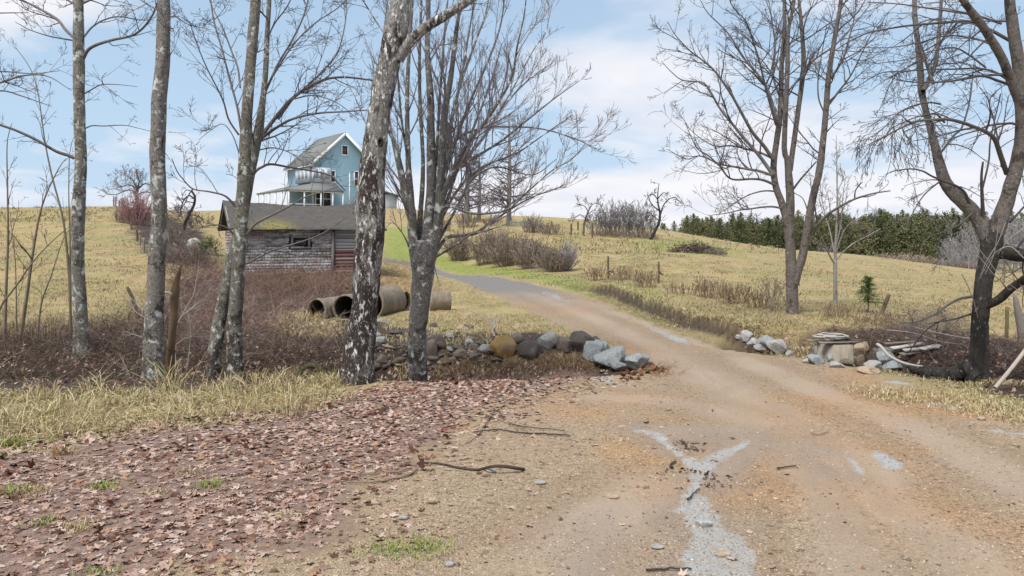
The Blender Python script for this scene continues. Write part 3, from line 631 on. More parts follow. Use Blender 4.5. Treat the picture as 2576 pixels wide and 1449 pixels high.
# grey lean-to on the far right
m=MB(); m.box((Wd+1.9,2.2,.7),(3.6,4.2,4.0)); m.build('side_wing',GREYSID,house)
m=MB(); slab(m,(Wd+.0,-.3,3.5),(Wd+4.1,-.3,2.55),(Wd+4.1,4.7,2.55),(Wd+.0,4.7,3.5),.14); m.build('wing_roof',ROOF_H,house)
m=MB(); m.box((Wd+3.65,.02,.9),(.25,.25,3.1)); m.build('porch_post',WHITE,house)

# ---------------------------------------------------------------- old shed
SB=np.array([-12.9,34.0,.36]); sw,sd_,se,sp=6.9,4.4,2.27,3.5
shed=thing('shed','weathered low shed with mossy shingle roof and peeling white and red walls','shed',SB,rz=R(27)); shed['_o']=[0.,0.,0.]
def shingwall():
    m=NT_('peeling_wall_shingle'); v=m.coord('Object'); isl=m.island()
    n=m.noise(m.coord('Object',(.7,.7,4.2)),1.25,6,.72); n2=m.noise(v,.55,3,.5); n3=m.noise(v,9,4,.7)
    white=m.mix(n3,(.36,.325,.32),(.54,.50,.495)); red=m.mix(n3,(.16,.09,.085),(.33,.22,.21)); bare=m.mix(n3,(.085,.072,.06),(.22,.195,.175))
    cc=m.mix(m.ramp(m.math('ADD',n,m.math('MULTIPLY',m.math('SUBTRACT',isl,.5),.05)),[(.43,0),(.55,1)]),bare,white)
    sx=m.n('ShaderNodeSeparateXYZ'); m.l(v,sx.inputs[0]); up=m.math('SUBTRACT',sx.outputs[2],1.75)
    cc=m.mix(m.ramp(m.math('ADD',n2,m.math('ADD',m.math('MULTIPLY',up,.32),m.math('MULTIPLY',m.math('SUBTRACT',isl,.5),.1))),[(.50,0),(.62,.75)]),cc,red)
    m.col(m.mix(1.,cc,m.ramp(isl,[(0,.86),(1,1.06)]),'MULTIPLY')); m.rough(.85); m.bump(n3,.3,.01); return m.m
SHW=shingwall()
BRD=islandmat('shed_board_grey',[(0,(.15,.13,.12)),(.5,(.26,.24,.23)),(1,(.36,.34,.33))],.85)
BRD_R=islandmat('shed_board_red',[(0,(.10,.05,.045)),(.5,(.17,.085,.08)),(1,(.25,.17,.16))],.85)
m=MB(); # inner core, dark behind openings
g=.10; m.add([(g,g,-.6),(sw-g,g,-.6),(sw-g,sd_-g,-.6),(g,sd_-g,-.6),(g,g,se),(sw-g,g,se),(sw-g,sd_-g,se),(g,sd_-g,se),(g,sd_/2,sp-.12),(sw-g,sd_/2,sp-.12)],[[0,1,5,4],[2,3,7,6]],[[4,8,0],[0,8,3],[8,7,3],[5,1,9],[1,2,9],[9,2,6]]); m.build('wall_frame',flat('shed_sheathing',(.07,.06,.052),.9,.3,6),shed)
# front: shingle courses on the left 70 %, boards on the right
win=(2.55,3.45,1.25,1.85); xsplit=4.55
m=MB(); rows=18; rh=(se+.05)/15.5
for r_ in range(rows):
    z0=-.3+r_*rh*.9
    if z0>se-.05: break
    x=-.02
    while x<xsplit-.02:
        w=rnd.uniform(.09,.20); x1=min(x+w,xsplit)
        cxm=(x+x1)/2
        if not(win[0]-.06<cxm<win[1]+.06 and win[2]-.12<z0+.07<win[3]+.06) and rnd.random()>.008:
            m.box((cxm,(.03-rnd.uniform(0,.012)),z0+rh*.5),(x1-x-.003,.026,rh*1.06+rnd.uniform(-.006,.006)),np.array([[1,0,0],[0,1,-.22],[0,.22,1]]))
        x=x1
for r_ in range(rows):   # near gable end, grey boards upright in shingles
    z0=-.3+r_*rh*.9
    if z0>sp: break
    half=sd_/2 if z0<se else sd_/2*(sp-z0)/(sp-se)
    y=sd_/2-half
    while y<sd_/2+half-.05:
        w=rnd.uniform(.09,.2); 
        if rnd.random()>.05: m.box((.04,y+w/2,z0+rh*.5),(.02,w-.008,rh*1.1),np.array([[1,0,-.1],[0,1,0],[.1,0,1]]))
        y+=w
m.build('wall',SHW,shed)
m=MB(); z=1.05
while z<se-.02: 
    h=rnd.uniform(.13,.2); m.box(((xsplit+sw)/2+.06,.02+rnd.uniform(-.015,.015),z+h/2),(sw-xsplit-.12,.035,h-.012),np.array([[1,0,rnd.uniform(-.008,.008)],[0,1,0],[0,0,1]])); z+=h
m.build('board_panel',BRD,shed)
m=MB(); z=-.3
while z<1.03:
    h=rnd.uniform(.13,.2); m.box(((xsplit+sw)/2+.06,.0+rnd.uniform(-.02,.02),z+h/2),(sw-xsplit-.12,.04,h-.014),np.array([[1,0,rnd.uniform(-.012,.012)],[0,1,0],[0,0,1]])); z+=h
m.build('door',BRD_R,shed)
WP=flat('weathered_post',(.22,.18,.17),.9,.4,10)
for c_,s_ in (((xsplit,-.03,.78),(.13,.09,2.6)),((.05,-.02,.9),(.12,.08,2.7)),((sw-.05,-.02,.9),(.12,.08,2.7))): m=MB(); m.box(c_,s_); m.build('corner_post',WP,shed)
fr=MB(); wx=(win[0]+win[1])/2; wz=(win[2]+win[3])/2; ww=win[1]-win[0]; wh=win[3]-win[2]
for s_ in(-1,1): fr.box((wx+s_*(ww/2-.05),-.02,wz),(.1,.06,wh)); fr.box((wx,-.025,wz+s_*(wh/2-.04)),(ww+.06,.07,.085))
wf=fr.build('window',WOOD_GREY,shed); pn=MB(); pn.box((wx,.055,wz),(ww-.15,.02,wh-.12)); p=pn.build('pane',GLASS,None,origin=(0,0,0)); p.parent=wf
# roof with a sagging ridge
def shroof(front):
    nu,nv=36,10; V=[]; mo=[]
    for i in range(nu+1):
        a=i/nu; x=-.32+a*(sw+.64); sag=-.16*math.sin(a*math.pi)+.03*math.sin(a*9)
        for j in range(nv+1):
            b=j/nv; y=-.30+b*(sd_/2+.30); z=se+.10-.30*(sp-se)/(sd_/2)+ (sp+.1-se-.10+.30*(sp-se)/(sd_/2))*b
            z+=sag*b+.015*math.sin(a*23+b*7)+rnd.uniform(-.012,.012)
            V.append((x,y if front else sd_-y,z)); 
            mo.append((max(0,1-abs(a-.28)/.17)*max(0,1-b*2.2)*1.6 if front else 0))
    V=np.array(V); n1=len(V); V=np.vstack([V,V-np.array([0,0,.07])]); 
    I=np.arange(n1).reshape(nu+1,nv+1); q=np.stack([I[:-1,:-1],I[1:,:-1],I[1:,1:],I[:-1,1:]],-1).reshape(-1,4)
    if not front: q=q[:,::-1]
    edge=[]
    for i in range(nu): edge.append([I[i,0],I[i,0]+n1,I[i+1,0]+n1,I[i+1,0]])
    for j in range(nv): edge.append([I[0,j],I[0,j+1],I[0,j+1]+n1,I[0,j]+n1]); edge.append([I[nu,j],I[nu,j]+n1,I[nu,j+1]+n1,I[nu,j+1]])
    return V,np.vstack([q,q[:,::-1]+n1,edge]),mo+mo
m=MB(); Va,qa,ma=shroof(True); Vb,qb,mb_=shroof(False); m.add(Va,qa); m.add(Vb,qb); m.build('roof',ROOF_B,shed,attrs={'moss':np.clip(ma+mb_,0,1)})
m=MB(); m.bar((-.24,-.22,se-.1),(-.24,sd_/2,sp+.0),.05,.16); m.bar((-.24,sd_+.22,se-.1),(-.24,sd_/2,sp+.0),.05,.16); m.build('barge_board',BRD,shed)
BOUGH=flat('bough_cool_grey',(.10,.085,.08),.8,.45,7,alt=(.16,.14,.135))
# ---------------------------------------------------------------- trees
UP=np.array([0,0,1.])
def unit(v): return v/(np.linalg.norm(v)+1e-9)
def perp(t):
    a=np.array([rnd.gauss(0,1),rnd.gauss(0,1),rnd.gauss(0,1)]); a-=t*a.dot(t); return unit(a)
def grow(ts,p,d,L,r,lev,P):
    n=P['seg'][lev]; pts=[np.array(p,float)]; d=unit(d); w=P['wob'][lev]; up=P['up'][lev]
    for i in range(n):
        d=unit(d+np.array([rnd.gauss(0,w),rnd.gauss(0,w),rnd.gauss(0,w)])+UP*up)
        pts.append(pts[-1]+d*(L/n))
    rm=P['rmin']; rad=[max(rm,r*(1-.75*i/n)) for i in range(n+1)]
    ts.add(pts,rad,5 if r>.022 else (4 if r>.009 else 3))
    if lev+1<len(P['seg']):
        k=P['n'][lev]; k=int(k*rnd.uniform(.45,1.05)+.5)
        for c_ in range(k):
            t=rnd.uniform(.18,.97); i=min(int(t*n),n-1); f=t*n-i; b=pts[i]*(1-f)+pts[i+1]*f
            tg=unit(pts[i+1]-pts[i]); ang=R(rnd.uniform(*P['ang']))
            dd=tg*math.cos(ang)+perp(tg)*math.sin(ang)
            grow(ts,b,dd,L*rnd.uniform(*P['len'])*(1.15-.6*t),max(rm,min(r*(1-.75*t)*.7,r*.6)),lev+1,P)
def TP(n=(6,4),seg=(6,4,3),wob=(.12,.16,.2),up=(.06,.05,.03),ang=(25,60),ln=(.3,.6),rmin=.0029):
    return dict(n=n,seg=seg,wob=wob,up=up,ang=ang,len=ln,rmin=rmin)
def limb(pts,w,Y0,Y1=None,m=None,wig=.0):
    """pts on the photo grid, w = width there at start and end; Y runs from Y0 to Y1. returns world points, radii"""
    Y1=Y0 if Y1 is None else Y1
    p=np.array(pts,float); s=np.concatenate([[0],np.cumsum(np.hypot(*np.diff(p,axis=0).T))]); s/=s[-1]
    Yv=Y0+(Y1-Y0)*s
    w3=np.stack([(p[:,0]-CU)/F*Yv,Yv,HC-(p[:,1]-HV)/F*Yv],1)
    m=m or max(8,int(len(pts)*4)); q=catmull(w3,m)
    if hasattr(w,'__len__') and len(w)==len(pts): wi=np.interp(np.linspace(0,1,m),s,w)
    else: wi=np.linspace(w[0],w[1],m)
    if wig: q=q+np.array([[rnd.gauss(0,wig) for _ in range(3)] for _ in range(m)])*np.linspace(0,1,m)[:,None]
    return q, wi*.5*q[:,1]/F
def sprout(ts,lb,n,Lr,P,t0=.15,t1=1.0,mixt=.55,upb=.25,rf=.55,ysp=1.0,rcap=.02,bias=None):
    pts,rad=lb; m=len(pts)-1
    for _ in range(max(1,int(n*.72+.5))):
        t=rnd.uniform(t0,t1); i=min(int(t*m),m-1); b=pts[i]+(pts[i+1]-pts[i])*(t*m-i); tg=unit(pts[i+1]-pts[i])
        q=perp(tg); q[1]*=ysp; d=unit(tg*mixt+unit(q)*(1-mixt*.5)+UP*upb+(bias if bias is not None else 0))
        L=rnd.uniform(*Lr)*(1.15-.5*t); grow(ts,b,d,L,max(P['rmin'],min(rad[i]*rf,rcap,L*.018)),0,P)
def trunk_into(mb,pts,rad,sides=20,rough=.05,noise=.06):
    """one lumpy tapered trunk"""
    m=len(pts); k=sides; T=np.gradient(pts,axis=0); T/=np.linalg.norm(T,axis=1,keepdims=True)
    ref=np.array([0,1.,0.05]); N=ref-T*(T@ref)[:,None]; N/=np.linalg.norm(N,axis=1,keepdims=True); B=np.cross(T,N)
    a=np.arange(k)/k*2*np.pi; s=np.arange(m)
    aa,ss=np.meshgrid(a,s); sd0=rng.randint(1000)
    nz=fbm(np.cos(aa)*1.6+sd0,np.sin(aa)*1.6+ss*.35,1.,3,sd0)
    rr=rad[:,None]*(1+noise*2*nz+rough*rng.uniform(-.5,.5,nz.shape))
    V=pts[:,None,:]+rr[...,None]*(np.cos(a)[None,:,None]*N[:,None,:]+np.sin(a)[None,:,None]*B[:,None,:])
    i=np.arange(m-1)[:,None]*k; j=np.arange(k)[None]; j2=(j+1)%k
    q=np.stack([i+j,i+k+j,i+k+j2,i+j2],-1).reshape(-1,4)
    V=np.vstack([V.reshape(-1,3),pts[-1:]+T[-1]*rad[-1]*.4]); t=np.stack([(m-1)*k+np.arange(k),np.full(k,m*k),(m-1)*k+(np.arange(k)+1)%k],1)
    mb.add(V,q,t)
def flare(lb,f=1.5,hgt=.5):
    pts,rad=lb; z=pts[:,2]-pts[0,2]; return pts,rad*(1+(f-1)*np.exp(-np.maximum(z,0)/hgt*1.6))
def base_fix(lb,sink=.12):
    """extend a trunk straight down to below the soil"""
    pts,rad=lb; b=pts[0].copy(); gz=float(hz(b[0],b[1]))-sink
    if gz<b[2]-.01:
        d=unit(pts[0]-pts[2]); d=unit(d+np.array([0,0,-.6])); L=(b[2]-gz)/max(-d[2],.3); n=max(2,int(L/.12))
        ex=np.array([b+d*L*(1-i/n) for i in range(n)]); pts=np.vstack([ex,pts]); rad=np.concatenate([np.full(n,rad[0]),rad])
    return pts,rad
def big_tree(name,label,group,barkm,trunks,limbs,twigs,twigmat,cat='tree',fl=1.5,limbmat=None,sides=20):
    """trunks: list of limb tuples built lumpy; limbs: thick traced boughs; twigs: Tubes"""
    t0=trunks[0]; o=[float(t0[0][0][0]),float(t0[0][0][1]),float(hz(t0[0][0][0],t0[0][0][1]))]
    th=thing(name,label,cat,o,group); th['_o']=o
    for i,lb in enumerate(trunks):
        mb=MB(); trunk_into(mb,*flare(lb,fl if i==0 or abs(lb[0][0][2]-o[2])<.4 else 1.0),sides=sides); mb.build('trunk',barkm,th,smooth=True)
    if limbs:
        for lb in limbs:
            mb=MB(); trunk_into(mb,*lb,sides=8 if lb[1][0]>.02 else 6,noise=.03,rough=.06); mb.build('bough',limbmat or barkm,th,smooth=True)
    if twigs is not None and twigs.cnt: twigs.mb().build('crown',twigmat,th)
    return th
# -- 1: grey lichened tree by the far bank
Y=15.0; tr=base_fix(limb([(205,905),(203,800),(198,700),(196,600),(200,480),(203,400),(200,300),(199,200),(198,100),(197,0),(195,-160),(200,-330)],(34,31,30,30,28,27,26,26,25,23,20,12),Y,Y,60))
L=[limb([(188,97),(165,75),(145,50),(105,25),(60,3),(0,-20)],(8,4),Y,Y+1),limb([(186,102),(150,96),(120,90),(75,75),(38,55)],(4.5,1.5),Y,Y-.8),
   limb([(210,146),(222,125),(245,112),(285,100),(330,90),(360,70),(385,35),(398,0)],(9,4),Y,Y-1),limb([(212,92),(232,68),(262,50),(300,42),(350,50),(385,50)],(5,2),Y,Y+.8),
   limb([(212,236),(245,217),(262,212),(300,213),(345,218)],(3.6,1.4),Y,Y-.5),limb([(214,323),(232,316),(260,317),(310,315),(350,323),(390,333)],(3.6,1.2),Y,Y+.5),
   limb([(187,398),(172,391),(140,380),(92,352),(40,328),(0,314),(-60,290)],(8.5,5),Y,Y-.6),limb([(258,212),(257,195),(268,182)],(2.4,1.2),Y,Y),limb([(200,20),(170,0),(120,-30)],(6,3),Y,Y),limb([(205,10),(250,-10),(330,-40)],(6,3),Y,Y)]
ts=Tubes(); P1=TP((5,3),(6,4,3),(.14,.2,.22),(.02,.02,.0),rmin=.003)
for lb,n in zip(L,(9,6,14,9,4,4,7,1,8,8)): sprout(ts,lb,n,(.35,1.0),P1,upb=.12)
sprout(ts,tr,24,(.4,1.1),P1,.72,1,.1,.2,.3); sprout(ts,tr,5,(.3,.7),P1,.35,.7,.1,.0,.2,rcap=.008)
big_tree('bare_tree','straight grey lichened tree, leftmost of the big trunks, with side boughs near its top','roadside trees',BK_A,[tr],L,ts,TWIG,limbmat=BOUGH)
# -- 2: straight grey trunk, no low boughs
Y=11.2; tr=base_fix(limb([(384,960),(387,860),(390,760),(395,660),(400,560),(398,470),(396,400),(398,320),(401,240),(409,160),(411,80),(411,0),(408,-140),(412,-330)],(46,45,43,40,37,36,37,36,34,33,32,31,28,18),Y,Y,64))
ts=Tubes(); L=[limb([(424,332),(440,333),(468,334)],(2.2,1),Y),limb([(427,140),(434,128),(440,122)],(3,1.2),Y),limb([(412,55),(440,40),(470,60),(530,75)],(3,1.4),Y,Y+.5),limb([(405,30),(370,10),(340,-10)],(5,3),Y)]
for lb,n in zip(L,(1,1,7,4)): sprout(ts,lb,n,(.25,.7),P1)
sprout(ts,tr,12,(.4,1.),P1,.80,1,.1,.2,.3)
big_tree('bare_tree','straight dark-flecked trunk without low boughs, beside the reddish dead snag','roadside trees',BK_B,[tr],L,ts,TWIG)
# -- 3: two crossing mossy trunks in front of the shed
Y=11.4
trA=base_fix(limb([(592,972),(590,900),(590,820),(597,720),(602,640),(606,560),(611,480),(615,400),(620,310),(628,200),(635,100),(643,0),(650,-150),(655,-330)],(37,36,35,34,34,33,31,30,28,26,26,25,20,12),Y,Y,60))
trB=base_fix(limb([(528,980),(538,900),(550,820),(566,740),(580,670),(597,600),(614,520),(628,440),(640,380),(652,320),(660,260),(668,180),(672,90),(677,0),(680,-140)],(34,32,31,30,29,27,26,25,24,21,15,13,12,11,7),Y-.1,Y+.7,60))
L=[limb([(655,345),(690,300),(735,248),(800,206),(862,194),(945,203)],(11,4),Y+.6,Y+1.2),limb([(652,352),(700,318),(740,298),(800,285),(860,281),(925,277)],(8,3),Y+.6,Y+.2),
 limb([(618,664),(655,645),(695,627),(761,607),(810,588),(850,562),(878,542)],(6,1.8),Y,Y+.3),limb([(618,594),(640,566),(660,553),(724,521),(767,496),(810,483),(852,469)],(7,2),Y,Y-.5),
 limb([(633,448),(645,429),(660,420),(681,413),(735,422),(796,432),(833,443),(850,460),(869,480)],(7,2.4),Y+.5,Y+1),limb([(590,592),(572,574),(545,566),(505,573),(470,588)],(5,1.8),Y,Y-.5),
 limb([(597,527),(580,505),(562,491),(525,482),(485,475),(460,450),(445,430),(432,398)],(6,1.8),Y,Y-.7),limb([(485,475),(475,490),(463,515)],(4,2),Y-.5),
 limb([(607,330),(597,270),(578,200),(560,130),(540,60),(530,0),(528,-60)],(6,3),Y,Y+.3),limb([(604,220),(598,170),(583,130),(560,70),(535,20),(520,-20)],(5,2.5),Y,Y+1),limb([(601,340),(575,300),(560,250),(520,170),(495,110),(478,60)],(5,1.8),Y,Y-.6),
 limb([(603,390),(585,340),(560,312),(530,328),(500,352)],(3.4,1.2),Y,Y),limb([(668,230),(700,160),(730,110),(760,50),(775,0),(785,-60)],(6,3),Y+.6,Y+1.4),limb([(660,290),(672,220),(700,170),(740,110),(790,60),(850,20),(880,-10)],(5,2.5),Y+.7,Y),
 limb([(700,300),(740,245),(775,215),(820,170),(850,130),(868,60),(872,0)],(5.5,2.5),Y+.7,Y+1.6),limb([(735,250),(790,240),(850,260),(900,300)],(4,1.6),Y+.8,Y+.5),limb([(640,380),(690,372),(740,390),(772,420)],(4,1.6),Y+.6,Y+.2),limb([(672,100),(690,60),(720,20),(740,-20)],(4.5,2.5),Y+.7)]
ts=Tubes(); P3_=TP((6,4),(6,4,3),(.12,.17,.2),(.05,.04,.02),(22,58),rmin=.0029)
for lb,n in zip(L,(16,12,4,6,8,5,7,3,12,12,14,6,13,13,16,8,8,8)): sprout(ts,lb,n,(.35,1.15),P3_,upb=.18)
sprout(ts,trA,18,(.4,1.2),P3_,.62,1,.15,.25,.3); sprout(ts,trB,22,(.4,1.3),P3_,.5,1,.2,.25,.4); sprout(ts,trA,6,(.2,.5),P3_,.25,.6,.1,.0,.2,rcap=.006)
big_tree('bare_tree','pair of crossing mossy trunks with spreading boughs in front of the shed','roadside trees',BK_C,[trA,trB],L,ts,TWIG,limbmat=BOUGH)
# -- 4: big leaning trunk
Y=10.7; tr=base_fix(limb([(895,958),(901,900),(908,850),(915,790),(921,730),(926,660),(930,590),(930,530),(934,470),(938,410),(946,340),(956,270),(969,200),(982,140),(994,90),(1003,45),(1010,0),(1022,-90),(1035,-250)],(78,72,69,66,66,69,73,73,69,63,58,56,55,58,60,58,50,44,26),Y,Y+.2,70))
L=[limb([(1000,150),(1018,122),(1040,96),(1075,66),(1115,42),(1150,20),(1185,-2),(1260,-50)],(34,28,27,26,24,23,22,16),Y+.1,Y-.2,26),limb([(985,110),(950,60),(925,20),(900,-20)],(5,3),Y,Y+.5),limb([(947,330),(920,310),(900,260),(870,200),(850,160)],(3.5,1.4),Y+.2,Y+1)]
ts=Tubes(); sprout(ts,tr,10,(.4,1.),P1,.84,1,.1,.25,.3); sprout(ts,L[1],8,(.3,.8),P1); sprout(ts,L[0],5,(.3,.8),P1,.3,1); sprout(ts,L[2],9,(.3,.9),P1,.2,1)
t4=big_tree('bare_tree','thickest leaning trunk with white flecks on dark bark, right of the shed','roadside trees',BK_D,[tr],L,ts,TWIG,sides=28)
# knot hollow on the trunk
m=MB(); a=np.arange(14)/14*2*np.pi
kc=P3(957,358,10.7-.165); n0=len(a)
ring=[]; 
for rr,yy in ((.075,0),(.055,-.018),(.035,.0),(.01,.05)): ring.append(np.stack([kc[0]+rr*.62*np.cos(a),kc[1]+yy+0*a,kc[2]+rr*np.sin(a)],1))
V=np.vstack(ring); q=[]
for i in range(3):
    for j in range(n0): q.append([i*n0+j,i*n0+(j+1)%n0,(i+1)*n0+(j+1)%n0,(i+1)*n0+j])
m.add(V,q); m.build('knot_hole',flat('rotten_wood',(.03,.02,.016),.9,.4,20),t4,smooth=True)
# -- 5: many-stemmed maple, crown fanned to the right
Y=11.9; tr=base_fix(limb([(1052,925),(1050,880),(1050,830),(1055,780),(1060,730),(1064,690),(1066,650),(1070,610)],(46,44,44,46,50,56,62,56),Y,Y,34))
def st(pts,w,Y1,m=None): return limb(pts,w,Y,Y1,m)
S=[st([(1048,670),(1038,604),(1037,540),(1026,490),(1014,450),(1003,405),(993,360),(977,330),(962,290)],(28,24,22,17,14,12,10,6,3),Y-.2,40),
   st([(1044,640),(1036,560),(1032,500),(1028,440),(1026,375),(1024,250),(1029,125),(1037,0),(1040,-120)],(20,16),Y+.4,40) if False else limb([(1046,640),(1037,560),(1033,490),(1028,430),(1026,375),(1024,250),(1029,125),(1037,0),(1040,-120)],(22,19,16,14,13,11,9,7,4),Y,Y+.5,40),
   limb([(1066,660),(1076,583),(1085,479),(1084,375),(1083,250),(1075,125),(1078,0),(1076,-140)],(34,29,26,22,18,13,10,5),Y,Y+.2,44),
   limb([(1080,650),(1096,590),(1104,542),(1110,417),(1118,292),(1135,187),(1147,83),(1160,0),(1172,-120)],(32,28,24,20,17,14,11,8,4),Y,Y-.3,44),
   limb([(1056,650),(1056,560),(1062,480),(1064,400),(1058,280),(1055,150),(1060,0),(1062,-100)],(20,14,12,10,9,8,6,3),Y+.1,Y+.9,40)]
L=[limb(p,w,Y,y1) for p,w,y1 in [
 ([(1098,560),(1112,500),(1135,437),(1172,367),(1231,292),(1285,200),(1301,117),(1318,42),(1325,-20)],(13,2.5),Y-1.2),
 ([(1098,570),(1114,500),(1156,417),(1210,354),(1264,271),(1322,208),(1376,167)],(12,2),Y+1.2),
 ([(1225,330),(1264,267),(1300,205),(1326,154),(1352,110),(1372,83),(1389,8)],(5,1.5),Y+1.0),
 ([(1100,600),(1122,479),(1164,417),(1256,358),(1339,292),(1397,246),(1456,204)],(11,1.8),Y-.6),
 ([(1110,440),(1147,354),(1210,323),(1272,319),(1356,323),(1439,346),(1501,375)],(7,1.8),Y+.8),
 ([(1100,600),(1118,521),(1189,537),(1272,529),(1326,483),(1389,429),(1439,400),(1472,362)],(9,1.8),Y-1.6),
 ([(1094,640),(1122,600),(1160,592),(1197,587),(1231,562),(1293,521),(1339,496),(1418,467)],(10,1.8),Y+.5),
 ([(1092,580),(1097,521),(1122,396),(1147,250),(1189,125),(1222,33),(1235,-40)],(12,3),Y+1.6),
 ([(1096,580),(1106,500),(1139,375),(1185,250),(1231,146),(1260,60),(1270,-20)],(12,3),Y-.2),
 ([(1094,600),(1120,520),(1160,400),(1200,300),(1240,190),(1262,110)],(10,2.5),Y+2),
 ([(1096,620),(1150,520),(1190,450),(1250,420),(1340,440),(1400,400)],(8,1.8),Y+1.4),
 ([(1090,650),(1140,620),(1185,590),(1225,580),(1292,558),(1300,560)],(7,2),Y-1),
 ([(1078,600),(1105,480),(1128,340),(1160,200),(1180,80),(1195,0)],(11,3.5),Y+.8),
 ([(1044,600),(1020,520),(1005,440),(985,340),(970,230),(965,100),(975,0)],(9,3),Y+1),
 ([(1040,560),(1010,500),(995,470),(975,440)],(6,2),Y-.5),
 ([(1026,400),(1010,300),(1000,180),(990,60),(985,-20)],(7,3),Y-.6),
 ([(1094,640),(1092,660),(1098,690),(1110,730)],(4,1.5),Y-.6),
 ([(1035,640),(1020,600),(1000,570),(985,560),(970,575)],(5,1.6),Y-.4),
 ([(1097,580),(1150,480),(1215,420),(1300,385),(1380,330),(1440,290)],(8,1.8),Y+.2),
 ([(1086,520),(1098,380),(1108,220),(1118,90),(1128,-20)],(10,4),Y+1.2)]]
ts=Tubes(); P5=TP((6,4),(6,4,3),(.07,.12,.15),(.10,.09,.06),(16,42),(.35,.65),rmin=.0029)
for s_ in S: sprout(ts,s_,13,(.6,1.7),P5,.35,1,.55,.55,.4)
for lb,n in zip(L,(23,23,11,23,17,17,14,19,19,20,17,7,16,14,5,12,1,5,19,13)): sprout(ts,lb,n,(.4,1.25),P5,.2,1,.7,.35,.6)
big_tree('bare_tree','many-stemmed grey maple with a dense twiggy fan right of the leaning trunk','roadside trees',BK_E,[tr]+S,L,ts,TWIG_P,fl=1.25)
# -- 7: forked tree at the right pasture edge
Y=17.4; b7=at(1993,Y)
tr=base_fix(limb([(1993,812),(1994,770),(1992,730),(1993,690),(1990,650),(1987,604),(1983,565),(1980,542)],(30,27,28,30,25,24,24,24),Y,Y,36))
S=[limb([(1999,715),(2008,680),(2020,640),(2033,560),(2046,490),(2060,437),(2070,360),(2077,292),(2085,187),(2102,83),(2116,0),(2124,-90)],(20,20,20,20,18,17,16,14,13,11,9,6),Y-.05,Y-.6,50),
   limb([(1982,560),(1966,510),(1952,470),(1946,417),(1954,354),(1964,271),(1966,167),(1973,83),(1973,0),(1975,-100)],(18,17,16,15,14,13,11,10,8,5),Y,Y+.4,44),
   limb([(1983,560),(1988,510),(1985,450),(1980,400),(1973,375),(1977,271),(1981,167),(1983,83),(1998,0),(2003,-80)],(24,22,18,14,13,12,11,9,7,4),Y,Y-.4,44),
   limb([(1987,430),(1991,400),(2006,292),(2021,167),(2016,62),(2010,0),(2008,-80)],(13,13,12,11,9,7,4),Y,Y+.3,36)]
L=[limb(p,w,Y,y1) for p,w,y1 in [
 ([(1993,479),(2015,450),(2054,406)],(6,3.5),Y-.6),
 ([(1944,400),(1920,365),(1893,333),(1866,285),(1839,237),(1798,179),(1765,150),(1733,125),(1698,87),(1679,54)],(10,1.6),Y-.8),
 ([(1945,440),(1910,392),(1877,354),(1845,315),(1810,271),(1790,235),(1768,208),(1718,202),(1689,181),(1664,154)],(10,1.6),Y+1.2),
 ([(1956,304),(1931,225),(1905,185),(1877,154),(1831,83),(1781,33),(1762,0)],(8,2),Y+.5),
 ([(1953,315),(1930,235),(1910,154),(1893,100),(1877,54),(1843,17),(1830,-20)],(7,2.2),Y-1.4),
 ([(1963,180),(1931,133),(1905,115),(1877,96),(1843,67)],(5,1.6),Y+.9),
 ([(1945,442),(1910,430),(1877,425),(1840,418),(1810,412),(1760,392),(1727,400),(1677,375)],(7,1.5),Y+.6),
 ([(1949,465),(1920,453),(1893,450),(1839,450),(1810,417),(1780,390),(1752,371),(1723,308)],(7,1.5),Y-1),
 ([(1943,398),(1915,385),(1893,379),(1843,367),(1798,367),(1760,346),(1727,317)],(6,1.5),Y+1.6),
 ([(1970,525),(1945,520),(1919,521),(1890,525),(1860,529),(1823,537),(1781,542)],(5.5,1.5),Y-.7),
 ([(1956,482),(1925,480),(1893,487),(1865,500),(1839,517),(1802,542)],(4.5,1.4),Y+.9),
 ([(2018,200),(2040,160),(2060,142),(2102,112),(2150,60),(2190,10)],(6,2),Y+.8),
 ([(2080,270),(2110,230),(2140,190),(2170,130),(2200,70)],(6,2),Y-1),
 ([(2070,350),(2078,300),(2060,250),(2058,200),(2065,150),(2080,60)],(5,2),Y+.3),
 ([(2036,588),(2050,572),(2082,540),(2112,520),(2152,500),(2200,486),(2240,480)],(9,3),Y-1.2),
 ([(2150,500),(2152,480),(2165,462),(2170,458)],(4,2),Y-1),
 ([(1978,300),(1960,240),(1945,190),(1950,120),(1940,40),(1930,-20)],(7,2.5),Y+1.2),
 ([(2088,200),(2120,150),(2135,100),(2150,40),(2155,-20)],(6,2.5),Y+.2),
 ([(2035,540),(2020,500),(1998,486)],(3.5,1.5),Y),([(2004,690),(2012,720)],(3,1.5),Y)]]
ts=Tubes(); P7=TP((6,4),(6,4,3),(.13,.18,.2),(.05,.04,.02),(25,60),(.3,.6),rmin=.0038)
for s_ in S: sprout(ts,s_,20,(.6,1.9),P7,.35,1,.35,.25,.4)
for lb,n in zip(L,(2,22,22,18,18,14,18,20,16,12,9,12,12,9,7,2,16,12,2,1)): sprout(ts,lb,n,(.4,1.5),P7,.12,1,.6,.15,.6)
big_tree('bare_tree','forked grey-brown tree with many upright stems at the right pasture edge','roadside trees',BK_G,[tr]+S,L,ts,TWIG,fl=1.3,limbmat=BOUGH)
